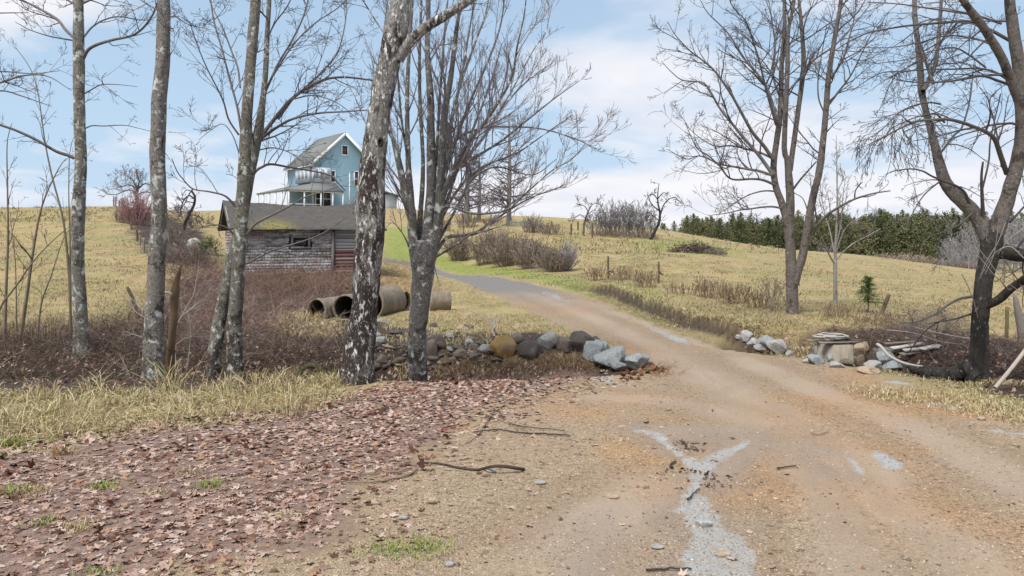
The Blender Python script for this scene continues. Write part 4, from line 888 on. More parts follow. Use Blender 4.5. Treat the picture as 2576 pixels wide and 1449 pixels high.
# -- 8: dark wet tree by the culvert
Y=10.9
tr=base_fix(limb([(2460,955),(2462,920),(2463,880),(2464,830),(2469,760),(2476,700),(2486,652),(2494,612),(2500,580)],(54,44,41,40,39,40,43,50,44),Y,Y,40))
S=[limb([(2494,615),(2470,565),(2442,527),(2420,505),(2396,483),(2376,452),(2362,410),(2350,360),(2335,300),(2320,240),(2315,180),(2310,120),(2303,60),(2300,0),(2298,-80)],(42,38,35,33,30,26,21,17,15,16,15,13,12,10,6),Y,Y+1.2,56),
   limb([(2498,600),(2512,560),(2525,525),(2540,480),(2552,440),(2563,390),(2570,340),(2572,290),(2566,220),(2560,150),(2550,80),(2540,0),(2535,-120)],(42,39,36,34,32,31,31,31,30,28,26,24,16),Y,Y-.4,54),
   limb([(2508,632),(2530,634),(2556,640),(2590,640),(2640,620),(2700,580)],(42,38,35,32,28,20),Y,Y-.2,22),
   limb([(2484,770),(2500,760),(2520,748),(2545,724),(2580,700),(2640,650)],(15,21,21,20,19,14),Y-.1,Y-.8,20),
   limb([(2464,952),(2440,930),(2415,938),(2396,944),(2370,944),(2346,941),(2315,934),(2285,925)],(40,40,34,36,29,30,22,9),Y-.05,Y+.7,44,.012),
   limb([(2560,250),(2552,225),(2537,188),(2522,150),(2498,108),(2472,65),(2445,30),(2422,0),(2400,-50)],(20,22,22,21,20,19,17,16,12),Y-.4,Y-1,36)]
L=[limb(p,w,Y,y1) for p,w,y1 in [
 ([(2545,215),(2510,203),(2472,191),(2430,198),(2382,205),(2330,207),(2282,205),(2220,190)],(8,2),Y-1.2),
 ([(2540,102),(2490,75),(2432,55),(2360,58),(2282,65),(2230,73),(2182,83),(2130,108),(2082,140)],(9,2),Y+.8),
 ([(2542,205),(2500,180),(2457,172),(2400,174),(2332,175),(2270,180),(2212,185),(2140,230)],(6,2),Y+.4),
 ([(2533,437),(2520,400),(2502,350),(2480,332),(2452,320),(2420,308),(2382,300),(2345,302),(2307,305),(2270,320),(2232,340),(2182,365)],(13,2.4),Y-1.4),
 ([(2382,300),(2345,310),(2307,318),(2272,333)],(5,2.4),Y-1),
 ([(2376,308),(2355,287),(2330,289),(2290,300),(2240,325),(2228,345)],(5,2),Y-1.2),
 ([(2366,262),(2340,258),(2300,265),(2260,285),(2225,320),(2195,345)],(5,2),Y-.4),
 ([(2473,540),(2471,500),(2469,444),(2473,407)],(10,5),Y-.3),
 ([(2470,480),(2480,440),(2488,400),(2492,350),(2512,260),(2518,235)],(5,2.5),Y+.2),
 ([(2438,511),(2425,482),(2400,465),(2388,461),(2346,444),(2320,430),(2288,425),(2242,432),(2230,440)],(8,2),Y-1),
 ([(2363,457),(2325,490),(2296,536),(2275,582)],(4,1.5),Y-1),
 ([(2450,532),(2413,565),(2390,575),(2367,586),(2345,592),(2321,615),(2313,652)],(5,1.5),Y-1),
 ([(2446,746),(2413,752),(2380,770),(2346,794),(2296,811),(2260,812)],(8,2.5),Y-1.4),
 ([(2442,790),(2404,802),(2363,809),(2330,815)],(6,2),Y+.9),
 ([(2346,205),(2330,160),(2310,100),(2300,40)],(8,4),Y+1.2),
 ([(2350,400),(2370,380),(2400,340),(2420,320),(2440,250),(2450,160)],(6,2.5),Y+1.4),
 ([(2322,230),(2350,170),(2360,110),(2365,40),(2370,-20)],(12,7),Y+1.8),
 ([(2520,420),(2512,360),(2500,300),(2490,250),(2530,210)],(5,2),Y+.6),
 ([(2540,560),(2576,520),(2620,470)],(6,3),Y),
 ([(2480,170),(2440,140),(2400,120),(2340,130),(2280,150),(2200,160)],(5,1.8),Y+.1),
 ([(2520,60),(2460,40),(2400,30),(2330,20),(2260,10),(2180,5)],(6,2),Y+.5),
 ([(2500,110),(2440,95),(2380,90),(2300,110),(2230,120),(2150,118)],(5,1.8),Y-.2)]]
ts=Tubes(); P8=TP((5,4),(7,4,3),(.12,.17,.2),(-.03,-.03,-.02),(22,55),(.3,.6),rmin=.0029)
for lb,n in zip(L,(14,16,14,14,5,8,12,1,4,5,4,5,6,4,12,10,14,5,4,12,12,12)): sprout(ts,lb,n,(.3,1.0),P8,.15,1,.6,-.05,.6)
droop=TP((5,3),(7,4,3),(.10,.14,.2),(-.14,-.10,-.05),(20,45),(.3,.6),rmin=.0029)
for k_ in (3,5,6): sprout(ts,L[k_],13,(.5,1.1),droop,.55,1,.5,-.35,.6)
for s_ in (0,1,5): sprout(ts,S[s_],15,(.4,1.4),P8,.4,1,.2,.1,.25)
sprout(ts,S[2],6,(.3,.9),P8,.1,.9,.1,.1,.15); sprout(ts,S[3],6,(.3,.8),P8,.2,.9,.2,.1,.2)
pale=Tubes()
for p in ([(2576,650),(2540,620),(2500,640),(2470,690)],[(2448,605),(2460,640),(2500,690),(2540,730)],[(2440,560),(2460,620),(2490,660),(2520,700),(2576,740)],[(2530,560),(2510,610),(2480,660),(2465,700)],[(2576,575),(2540,600),(2510,640)],[(2420,690),(2435,720),(2450,760),(2460,800)],[(2510,580),(2500,640),(2478,690)]):
    q,r_=limb(p,(2.6,1.2),Y-.7,Y-.5); pale.add(q,r_,4)
t8=big_tree('bare_tree','dark wet-barked tree with a long root running left beside the culvert','roadside trees',BK_F,[tr]+S,L,ts,TWIG,fl=1.2,limbmat=flat('bough_dark_grey',(.075,.062,.055),.8,.5,6,alt=(.11,.095,.085)))
pale.mb().build('vine',TWIG_G,t8)
# upper stems of tree 8 are greyer than the wet butt
for o in t8.children:
    if o.name.startswith('trunk') and o.data and max(v.co.z for v in o.data.vertices)>4.0: o.data.materials[0]=BK_G
# -- small pale tree in the pasture edge
Y=21; tr=base_fix(limb([(2103,795),(2102,760),(2101,720),(2101,680),(2101,655)],(12,10,9,9,9),Y,Y,18))
L=[limb(p,w,Y,y1) for p,w,y1 in [([(2101,660),(2102,620),(2104,580),(2106,540),(2106,480),(2105,420),(2104,340)],(7,1.2),Y),([(2099,662),(2088,645),(2075,615),(2062,585),(2045,560)],(5,1.4),Y-.5),([(2104,655),(2120,635),(2150,610),(2180,595),(2215,575)],(4.5,1.3),Y+.5),([(2101,650),(2094,610),(2085,570),(2075,540),(2064,470),(2062,420)],(4.5,1.3),Y+.6),([(2103,640),(2115,600),(2130,570),(2150,555),(2175,540)],(4.5,1.3),Y-.4),([(2103,620),(2112,580),(2118,540),(2120,500),(2128,440)],(4,1.2),Y+.2)]]
ts=Tubes(); Pp=TP((5,3),(5,4,3),(.12,.15,.2),(.06,.05,.02),(20,50),(.3,.55),rmin=.0038)
for lb,n in zip(L,(20,9,10,13,10,11)): sprout(ts,lb,n,(.3,1.0),Pp,.3,1,.6,.3,.6)
big_tree('sapling','small pale-stemmed young tree between the forked tree and the little spruce','saplings',BK_H,[tr],L,ts,flat('twig_pale_brown',(.21,.18,.16),.8,.4,3,alt=(.14,.11,.10)),limbmat=BK_H,cat='sapling')
# -- tall straight tree on the hill crest with level branches (two behind it)
def hill_tree(u,Y,vtop,w,label,nb,span,side=0):
    b=at(u,Y); vb=HV-(b[2]-HC)/Y*F
    tr=base_fix(limb([(u,vb-2),(u+1,(vb*.7+vtop*.3)),(u+2,(vb+vtop)/2),(u+1,vtop*.8+vb*.2),(u,vtop)],(w,w*.85,w*.7,w*.45,1.5),Y,Y,30))
    ts=Tubes(); P=TP((7,4),(6,4,3),(.10,.16,.2),(.03,.03,.02),(25,60),(.28,.55),rmin=.014)
    pts,rad=tr; m=len(pts)-1
    for _ in range(nb):
        t=rnd.uniform(.2,.98); i=min(int(t*m),m-1); a=rnd.uniform(0,2*math.pi); d=np.array([math.cos(a),math.sin(a)*.8,rnd.uniform(.0,.5)])
        grow(ts,pts[i],d,rnd.uniform(.5,1.1)*span*(1.25-t),max(.02,rad[i]*.35),0,P)
    return big_tree('bare_tree',label,'bare trees on the hilltop',flat('hill_bark',(.20,.18,.17),.9,.4,2),[tr],[],ts,flat('hill_twig',(.13,.115,.12),.9,.4,1),sides=8)
hill_tree(1280,74,283,13,'single straight bare tree on the hilltop beside the field gate',60,4.0)
hill_tree(1174,80,330,15,'bare hilltop tree behind the twiggy maple, left of the straight one',46,4.6)
hill_tree(1205,84,380,10,'thinner bare hilltop tree just behind the left of the gate',36,3.6)
# -- bare bough of a tree standing outside the left edge, seen reaching in
Y=13; tr=base_fix(limb([(-210,930),(-205,700),(-210,400),(-200,100),(-205,-200)],(40,36,32,26,14),Y,Y,40))
L=[limb([(-200,250),(-120,225),(-40,212),(0,208),(60,190),(120,192),(180,228)],(10,1.4),Y,Y-.6),limb([(-200,280),(-100,240),(0,228),(50,240),(130,268)],(8,1.4),Y,Y+.6),limb([(-205,150),(-100,40),(0,33),(70,32)],(8,2),Y,Y+.4),limb([(-200,200),(-80,190),(0,180),(80,185),(150,178)],(7,1.4),Y,Y-1)]
ts=Tubes(); 
for lb,n in zip(L,(12,9,6,10)): sprout(ts,lb,n,(.3,.8),P1,.3,1,.6,.1)
big_tree('bare_tree','bare tree whose thin boughs reach in past the left edge of the photo','roadside trees',BK_A,[tr],L,ts,TWIG,limbmat=BOUGH)
# ---------------------------------------------------------------- shrubs and small plants
def bush(u,v,wpx,hpx,mat,label,n=90,group=None,cat='bush',name='bush',Y=None,upright=.5,tw=3,dome=True,wob=.14,wander=.05):
    b=at(u,Y) if Y else g1(u,v); Yd=b[1]; w=wpx/F*Yd; h=hpx/F*Yd; ts=Tubes(); rm=max(.0032,Yd*.00024)
    P=TP((tw,2),(6,4,3),(wob,.18,.2),(wander,.03,0),(18,50),(.25,.5),rmin=rm)
    for i in range(n):
        a=rnd.uniform(0,2*math.pi); q=rnd.random()**.6; ex,ey=math.cos(a)*q,math.sin(a)*q
        lean=1-upright; px=b[0]+ex*w*.5*(.35+.5*upright); py=b[1]+ey*w*.4*(.35+.5*upright)
        hh=h*(math.sqrt(max(.12,1-q*q*.75)) if dome else 1)*rnd.uniform(.7,1.05)
        d=np.array([ex*w*.5*lean*1.0,ey*w*.4*lean,hh]); L=np.linalg.norm(d)
        p0=np.array([px,py,float(hz(px,py))-.03]); grow(ts,p0,d,L*rnd.uniform(.85,1.0),max(rm,L*.006),0,P)
    o=[float(x) for x in b]; ob=ts.mb().build(name,mat,None,origin=o); tag(ob,label,cat,group); return ob
# brush along the lawn edge
for u,v,w,h,n,l in ((1155,655,75,85,75,'small brown brush clump standing alone left of the long brush on the lawn edge'),
  (1235,662,120,95,110,'tall brown brush at the left end of the long brush beyond the drive'),(1290,668,140,92,120,'rounded brown brush, second from the left in the long brush'),
  (1345,674,120,80,100,'tangled brown brush in the middle of the long brush'),(1395,684,110,72,90,'low dark brush, second from the right end of the long brush'),
  (1425,682,50,92,32,'sparse upright brush at the right end of the long brush')):
    bush(u,v,w,h,STEM_TAN if n>40 else STEM_GREY,l,int(n*1.9),'brush beyond the drive',upright=.35,tw=4)
for u,v,w,h,n,l in ((1170,572,60,52,46,'brown scrub below the hilltop trees'),(1235,568,60,30,36,'low brown scrub just left of the field gate'),(1342,585,90,48,50,'brown scrub right of the field gate on the crest'),(1385,590,80,34,50,'reddish scrub beside the crest fence posts'),(1115,580,50,40,40,'brown scrub behind the twiggy maple on the lawn edge')):
    bush(u,v,w,h,STEM_TAN,l,n,'scrub on the crest',upright=.6)
bush(1338,585,60,60,STEM_GREY,'thin grey bush on the crest rising above the brown scrub',26,'scrub on the crest',upright=.5)
# hilltop grey thicket
for u,h,n,l in ((1500,62,26,'grey thicket bush next to the small spreading tree on the crest'),(1525,78,30,'grey bush, second from the left in the crest thicket'),(1552,88,34,'tall grey bush left of the middle of the crest thicket'),(1580,90,34,'tallest grey bush in the middle of the crest thicket'),(1608,86,32,'grey bush right of the middle of the crest thicket'),(1632,72,26,'grey bush at the right of the crest thicket below the wiry tree')):
    bush(u,596,62,h*1.08,STEM_GREY,l,n,'grey thicket on the crest',Y=68,upright=.45,tw=5,dome=False)
for u,h,l in ((1520,24,'low brown brush under the left of the crest thicket'),(1575,26,'low brown brush under the middle of the crest thicket'),(1625,26,'low brown brush under the right of the crest thicket')):
    bush(u,598,75,h,STEM_TAN,l,44,'low brush under the thicket',Y=66.5,upright=.7)
def small_tree(u,Y,vtop,trunkpx,limbs,label,mat,nsp,Lr,up=.05,tmat=None,cat='tree',group=None):
    b=at(u,Y); vb=HV-(b[2]-HC)/Y*F; ls=[limb(p,w,Y,Y+rnd.uniform(-1,1)*span) for p,w,span in limbs]
    o=[float(x) for x in b]; th=thing('bare_tree',label,cat,o,group); th['_o']=o
    for i,lb in enumerate(ls):
        if i==0: lb=base_fix(lb)
        mb=MB(); trunk_into(mb,*lb,sides=6,noise=.03); mb.build('trunk' if i==0 else 'bough',mat,th,smooth=True)
    ts=Tubes(); P=TP((5,3),(6,4,3),(.16,.2,.2),(up,up*.6,0),(25,60),(.3,.55),rmin=max(.004,Y*.0002))
    for lb in ls: sprout(ts,lb,nsp,Lr,P,.35,1,.5,.2 if up>0 else -.1,.6)
    ts.mb().build('crown',tmat or TWIG,th); return th
small_tree(1470,66,505,6,[([(1468,583),(1470,560),(1476,542),(1480,530)],(6,4),.2),([(1480,532),(1470,518),(1455,515),(1443,522)],(3,1),1),([(1480,532),(1490,515),(1505,512),(1515,520)],(3,1),1),([(1480,535),(1482,520),(1478,508)],(3,1),.5),([(1478,540),(1492,530),(1510,528)],(2.5,1),1),([(1474,550),(1460,540),(1450,545),(1440,560)],(2.5,1),.6)],'small spreading bare tree at the left of the crest thicket',BK_G,6,(.5,1.4),group='small trees on the crest')
small_tree(1640,66,460,8,[([(1638,600),(1648,580),(1658,560),(1660,535),(1655,510),(1655,485),(1658,462)],(9,1.5),.3),([(1660,545),(1670,515),(1685,500),(1700,498),(1718,518)],(4,1.2),1),([(1658,530),(1640,515),(1632,498),(1628,488)],(4,1.2),1),([(1656,505),(1645,490),(1634,490),(1625,505)],(3,1),1),([(1655,500),(1668,485),(1680,487)],(3,1),1),([(1657,555),(1640,540),(1625,530)],(3,1),1)],'wiry bare tree with drooping arms at the right end of the crest thicket',BK_F,7,(.4,1.5),-.06,group='small trees on the crest')
# apple tree and red bush on the left crest
small_tree(345,84,420,9,[([(346,530),(345,505),(344,485),(346,470)],(9,7),0),([(345,495),(330,478),(310,482),(290,490),(268,488)],(4,1.5),2),([(346,475),(325,465),(305,468),(285,455)],(4,1.5),-2),([(346,475),(365,462),(385,468),(405,472)],(4,1.5),2),([(346,490),(362,483),(380,485),(395,495)],(4,1.5),-1.5),([(346,472),(350,455),(345,440)],(4,1.5),1),([(345,473),(333,452),(320,440)],(4,1.5),1)],'old round-headed apple tree on the left crest above the red bush',BK_G,20,(1.2,2.4),.16,tmat=TWIG_P)
bush(345,580,95,98,STEM_RED,'dense reddish bush below the apple tree on the left crest',110,None,Y=58,upright=.35,tw=5)
for u,v,w,h,n,l,mt in ((302,560,45,36,34,'small brown bush at the top of the left fence line',STEM_TAN),(500,572,110,44,60,'dark brown scrub behind the lichened boulder',STEM_TAN),(440,610,80,54,46,'brown scrub right of the dark-flecked trunk on the slope',STEM_TAN),(475,655,120,62,70,'brown bramble bush between the boulder and the red undergrowth',STEM_TAN),(455,545,60,40,36,'grey scrub on the skyline left of the shed',STEM_GREY)):
    bush(u,v,w,h,mt,l,n,'scrub beside the left pasture',upright=.5)
# crooked dead apple left of the shed
small_tree(465,62,470,8,[([(468,555),(478,535),(488,515),(490,495),(482,480)],(8,5),.5),([(489,500),(475,492),(462,505),(455,525),(452,545)],(4,2),1),([(488,510),(470,508),(458,520)],(3,1.5),1),([(484,482),(470,478),(462,485)],(3,1.5),.6),([(480,540),(500,545),(515,560)],(3,1.5),1)],'crooked low dead tree on the skyline left of the shed',BK_F,4,(.5,1.2),0)
# evergreen shrub beside the shed, little spruce by the posts
def needles(mb,p,d,L,n,ln,wd,droop=.15):
    d=unit(d)
    for i in range(n):
        t=(i+rnd.random())/n; q=p+d*L*t-UP*droop*L*t*t; s=unit(perp(d)*.8+d*.7); w=unit(np.cross(s,UP+perp(s)*.3))*wd
        e=q+s*ln*rnd.uniform(.6,1.2); mb.add([q-w,q+w,e],None,[[0,1,2]])
SPRUCE=islandmat('spruce_needles',[(0,(.022,.06,.014)),(.5,(.06,.13,.028)),(1,(.13,.20,.05))],.6)
YEW=islandmat('evergreen_shrub_leaf',[(0,(.03,.055,.014)),(.5,(.075,.11,.026)),(1,(.15,.17,.05))],.6)
b=at(2184,18.2); o=[float(x) for x in b]; th=thing('spruce','little bright green spruce beside the leaning fence post','spruce',o); th['_o']=o
mb=MB(); trunk_into(mb,np.array([b+UP*z for z in (-.05,.15,.35,.6,.9)]),np.array([.016,.014,.012,.009,.004]),6); mb.build('trunk',BK_G,th)
mb=MB()
for k in range(120):
    z=.24+.64*(k/120)**.9; rr=.34*(1-((z-.24)/.70))**.8+.05; a=rnd.uniform(0,6.28); L=rr*rnd.uniform(.65,1.15)
    needles(mb,b+UP*z,np.array([math.cos(a),math.sin(a),.16+.5*(z-.24)]),L,int(20+60*L),.06,.0062,.22)
mb.build('crown',SPRUCE,th)
b=g1(528,640); o=[float(x) for x in b]; mb=MB()
for k in range(520):
    a=rnd.uniform(0,6.28); e=rnd.uniform(-.1,1.5); d=np.array([math.cos(a)*math.cos(e),math.sin(a)*math.cos(e),math.sin(e)]); p=b+d*np.array([.75,.6,.95])*rnd.uniform(.35,1)
    needles(mb,p,d+UP*.3,.22,7,.11,.011)
tag(mb.build('evergreen_shrub',YEW,None,origin=o),'dark green evergreen shrub at the left wall of the shed','shrub')
# saplings at the far left
def sap(pts,w,Y,label,n,Y1=None,mat=None):
    lb=base_fix(limb(pts,w,Y,Y1)); o=[float(lb[0][0][0]),float(lb[0][0][1]),float(hz(lb[0][0][0],lb[0][0][1]))]
    th=thing('sapling',label,'sapling',o,'saplings on the left bank'); th['_o']=o
    mb=MB(); trunk_into(mb,*lb,sides=6,noise=.03); mb.build('trunk',mat or SAPB,th,smooth=True)
    ts=Tubes(); P=TP((4,2),(6,4,3),(.12,.18,.2),(.05,.03,0),(20,55),(.3,.55),rmin=.0034); sprout(ts,lb,n,(.35,1.3),P,.2,1,.7,.3,.6); ts.mb().build('crown',SAPT,th)
SAPB=flat('sapling_bark',(.20,.16,.11),.8,.45,6); SAPT=flat('sapling_twig',(.17,.125,.095),.8,.5,3)
sap([(12,835),(15,740),(20,600),(19,480),(18,360),(30,310)],(8,1.6),16,'thin straight sapling nearest the left edge on the pasture bank',9)
sap([(52,845),(68,740),(82,640),(100,540),(120,480),(150,420),(165,400)],(10,1.8),16,'curved brown sapling leaning right, second from the left edge',12)
sap([(178,830),(174,700),(160,560),(130,440),(112,350),(95,230),(75,170),(40,120)],(7,1.4),16.5,'long whippy sapling leaning left across the grey lichened trunk',12)
sap([(178,800),(176,600),(173,480),(176,380),(188,340)],(5,1.4),16.5,'thin upright sapling tight against the left of the lichened trunk',6)
sap([(95,840),(105,760),(130,690),(160,600),(190,560)],(5,1.3),15.8,'slender forked sapling between the curved sapling and the lichened trunk',8)
sap([(8,760),(40,720),(90,650),(150,590),(190,560)],(5,1.3),15.5,'leaning grey sapling crossing low in front of the curved one',6)
sap([(42,845),(40,700),(35,620),(25,540)],(4,1.2),16.3,'short spindly sapling behind the two at the left edge',8)
# weeds on the right bank
for u,v,w,h,n,l in ((1500,705,70,42,46,'reddish dry weeds by the left pasture-edge post'),(1570,705,90,40,60,'dry brown weeds between the two pasture-edge posts'),(1625,722,80,50,56,'dense brown weeds at the right pasture-edge post'),(1720,740,110,34,60,'low dry weeds right of the pasture-edge posts'),(1790,750,90,58,64,'tall grey-brown weeds before the forked tree'),(1845,762,120,60,90,'thickest stand of dry weeds left of the forked tree'),(1905,775,70,50,46,'dry weeds close to the leafy stalks'),(1945,785,70,100,30,'tall arching stalks with withered leaves left of the forked trunk'),(2110,800,110,40,60,'dry grass and weeds round the pale young tree'),(2180,815,70,36,40,'dry weeds at the foot of the little spruce'),(2230,812,70,36,40,'grey dead twigs at the foot of the leaning post')):
    bush(u,v,w,h,STEM_DRY if h<90 else STEM_TAN,l,n,'dry weeds on the pasture edge',cat='weeds',name='dry_weed',upright=.8,tw=2,dome=False)
# brush heap in the pasture
b=at(1752,52); ts=Tubes(); o=[float(x) for x in b]
for k in range(420):
    a=rnd.uniform(0,6.28); q=rnd.random()**.5; p=b+np.array([math.cos(a)*q*1.9,math.sin(a)*q*1.3,0]); p[2]=float(hz(p[0],p[1]))+ .75*(1-q*q)*rnd.random()
    d=np.array([rnd.gauss(0,1),rnd.gauss(0,1),rnd.gauss(.15,.3)]); grow(ts,p-unit(d)*.4,d,rnd.uniform(.6,1.3),.018,0,dict(n=(0,),seg=(4,),wob=(.15,),up=(0,),ang=(0,1),len=(1,1),rmin=.012))
tag(ts.mb().build('brush_heap',STEM_BR,None,origin=o),'dark heap of cut brush lying in the right pasture','brush heap')
bush(1800,628,70,22,STEM_TAN,'low brown brush trailing right from the brush heap',50,None,Y=50,upright=.8)
# ---------------------------------------------------------------- the wood beyond the pasture
PINE=islandmat('pine_needles',[(0,(.10,.105,.058)),(.4,(.16,.165,.085)),(.75,(.205,.205,.11)),(1,(.26,.25,.14))],.8)
_pn=PINE.node_tree; _bs=_pn.nodes['Principled BSDF']; _src=_bs.inputs['Base Color'].links[0].from_socket
_oi=_pn.nodes.new('ShaderNodeObjectInfo'); _rp=_pn.nodes.new('ShaderNodeValToRGB'); _rp.color_ramp.elements[0].color=(.55,.62,.5,1); _rp.color_ramp.elements[1].color=(1.15,1.1,1.0,1); _pn.links.new(_oi.outputs['Random'],_rp.inputs[0])
_mx=_pn.nodes.new('ShaderNodeMix'); _mx.data_type='RGBA'; _mx.blend_type='MULTIPLY'; _mx.inputs[0].default_value=1; _pn.links.new(_src,_mx.inputs[6]); _pn.links.new(_rp.outputs[0],_mx.inputs[7]); _pn.links.new(_mx.outputs[2],_bs.inputs['Base Color'])
PINEBK=flat('pine_bark',(.10,.08,.065),.9,.3,2)
def conifer(h,wd,seed,dense=1.0):
    r0=random.Random(seed); mb=MB(); 
    nl=int(26)
    for i in range(nl):
        t=i/nl; z=h*(.10+.9*t); rr=wd*(1-t)**.60*(.6+.6*r0.random())+.10
        k=max(5,int((19*(1-t)+8)*dense))
        for j in range(k):
            a=r0.uniform(0,6.283); L=rr*r0.uniform(.6,1.05); d=np.array([math.cos(a),math.sin(a),.22+.5*t])
            for s in range(int(4+L*4)):
                q=np.array([0,0,z+r0.uniform(-.3,.3)])+d*L*((s+r0.random())/(4+L*4))*1.0
                e=np.array([r0.gauss(0,1),r0.gauss(0,1),r0.gauss(.5,.7)]); e=e/np.linalg.norm(e); w=np.cross(e,[r0.gauss(0,1),r0.gauss(0,1),r0.gauss(0,1)]); w=w/(np.linalg.norm(w)+1e-6)
                sz=r0.uniform(.17,.36); mb.add([q-w*sz*.34,q+w*sz*.34,q+e*sz*1.25],None,[[0,1,2]])
    return mb
protos=[]
for k in range(6):
    h=rnd.uniform(10.5,12.5)
    th=thing('pine_tree','dark green pine standing in the far wood beyond the right pasture','pine',(0,0,0),'pines in the far wood'); th['_o']=[0.,0.,0.]
    mb=MB(); trunk_into(mb,np.array([[0,0,z] for z in (-.8,2,5,8,h)]),np.array([.17,.15,.11,.07,.02]),6); mb.build('trunk',PINEBK,th)
    conifer(h,3.3+.3*(k%3),k+5).build('crown',PINE,th); protos.append(th)
used=set(); spots=[]
for row,(y0,y1,st_) in enumerate(((150,172,20),(157,180,21),(165,188,22),(174,200,23))):
    u=1662+row*7
    while u<2490-row*6:
        f=(u-1690)/800; Y=y0+(y1-y0)*f+rnd.uniform(-3,3); spots.append((u+rnd.uniform(-5,5),Y)); u+=st_*rnd.uniform(.75,1.2)
for i,(u,Y) in enumerate(spots):
    b=at(u,Y); f=(u-1690)/800
    vt=(568 if u<1760 else 553) if u<1760 else 552-8*min(1,(u-1760)/500)
    vt=572-20*sstep(1660,1780,u)-9*sstep(1780,2300,u)
    zt=HC+(HV-vt)/F*Y; want=max(4.5,zt-b[2]+rnd.uniform(-1.6,1.0)-.02*(172-Y)*0)
    k=i%6; p=protos[k]
    o=p if k not in used else copy_tree(p); used.add(k)
    o.location=[float(x) for x in b]; s=want/11.5; o.scale=(s*rnd.uniform(.85,1.25),s*rnd.uniform(.85,1.25),s); o.rotation_euler.z=rnd.uniform(0,6.28)
# young shoots standing above the canopy
# grey leafless trees at the right of the wood
GT=[]
for k in range(5):
    th=thing('bare_tree','pale grey leafless tree at the edge of the far wood','tree',(0,0,0),'grey leafless trees by the far wood'); th['_o']=[0.,0.,0.]
    h=8.5; ts=Tubes(); P=TP((6,4),(6,4,3),(.10,.16,.2),(.08,.06,.03),(18,45),(.3,.5),rmin=.026)
    pts=np.array([[rnd.gauss(0,.06)*z,rnd.gauss(0,.06)*z,z] for z in np.linspace(-.5,h,10)]); rad=np.linspace(.12,.03,10)
    for q in range(26): 
        t=rnd.uniform(.12,.98); i=int(t*9); a=rnd.uniform(0,6.28); grow(ts,pts[min(i,8)]+(pts[min(i,8)+1]-pts[min(i,8)])*(t*9-i),np.array([math.cos(a),math.sin(a),1.0]),rnd.uniform(.25,.42)*h*(1.15-.7*t),.05,0,P)
    mb=MB(); trunk_into(mb,pts,rad,6); mb.build('trunk',TWIG_FAR,th); ts.mb().build('crown',TWIG_FAR,th); GT.append(th)
used=set(); gs=[(u,rnd.uniform(118,150)) for u in list(range(2372,2640,13))+[2060,2075,2085]]+[(u,rnd.uniform(150,180)) for u in range(2395,2680,22)]+[(u,rnd.uniform(155,165)) for u in range(2510,2700,16)]
for i,(u,Y) in enumerate(gs):
    k=i%5; o=GT[k] if k not in used else copy_tree(GT[k]); used.add(k); b=at(u,Y); o.location=[float(x) for x in b]
    vt=rnd.uniform(560,592) if u>2300 else 612
    if u<2420 and u>2300: vt=rnd.uniform(575,605)
    if Y>150 and u>2300: vt=rnd.uniform(540,556)
    s=max(.35,(HC+(HV-vt)/F*Y-b[2])/9.3); o.scale=(s,s,s); o.rotation_euler.z=rnd.uniform(0,6.28)
# pines further right, behind the grey trees
for i,(u,Y) in enumerate([(u,rnd.uniform(205,220)) for u in range(2480,2760,22)]):
    o=copy_tree(protos[i%6]); b=at(u,Y); o.location=[float(x) for x in b]; s=(HC+(HV-rnd.uniform(537,548))/F*Y-b[2])/11.5; o.scale=(s,s,s); o.rotation_euler.z=rnd.uniform(0,6.28)
# brown brush at the feet of the wood
br=[]
for k in range(3):
    ts=Tubes(); P=TP((4,2),(5,4,3),(.14,.2,.2),(.02,.02,0),(20,55),(.3,.55),rmin=.03)
    for i in range(44):
        a=rnd.uniform(0,6.28); q=rnd.random()**.6; grow(ts,np.array([math.cos(a)*q*1.8,math.sin(a)*q*1.2,-.2]),np.array([math.cos(a)*q*.8,math.sin(a)*q*.8,1]),rnd.uniform(1.4,3.2),.04,0,P)
    ob=ts.mb().build('bush',STEM_TAN); tag(ob,'brown leafless bush at the foot of the far wood','bush','brown bushes along the far wood'); br.append(ob)
used=set()
for i,u in enumerate(range(2000,2470,12)):
    k=i%3; o=br[k] if k not in used else br[k].copy()
    if k in used: COL.objects.link(o)
    used.add(k); Y=rnd.uniform(138,150)+(u-2000)*.02-12*(u>2200); b=at(u,Y); o.location=[float(x) for x in b]; s=rnd.uniform(.7,1.15); o.scale=(s*1.3,s,s*.95); o.rotation_euler.z=rnd.uniform(0,6.28)
# ---------------------------------------------------------------- rocks
import bmesh
def ico(sub):
    bm=bmesh.new(); bmesh.ops.create_icosphere(bm,subdivisions=sub,radius=1); v=np.array([x.co[:] for x in bm.verts]); f=np.array([[y.index for y in x.verts] for x in bm.faces]); bm.free(); return v,f
ICO3=ico(4); ICO2=ico(3)
def rock_shape(seed,angular=.5,sub=3,cuts=9,rough=.06):
    r0=np.random.RandomState(seed); v,f=(ICO3 if sub>=4 else ICO2); v=v.copy()
    for k in range(cuts):
        n=r0.normal(size=3); n/=np.linalg.norm(n); d=1-angular*r0.uniform(.3,.72); s=v@n; m=s>d; v[m]-=np.outer((s[m]-d)*.96,n)
    o=r0.uniform(0,50); nz=fbm(v[:,0]*1.3+v[:,2]*.9+o,v[:,1]*1.3-v[:,2]*.7+o,.8,4,seed); v*=(1+rough*2*nz)[:,None]
    v+=r0.normal(size=v.shape)*.006
    return v,f
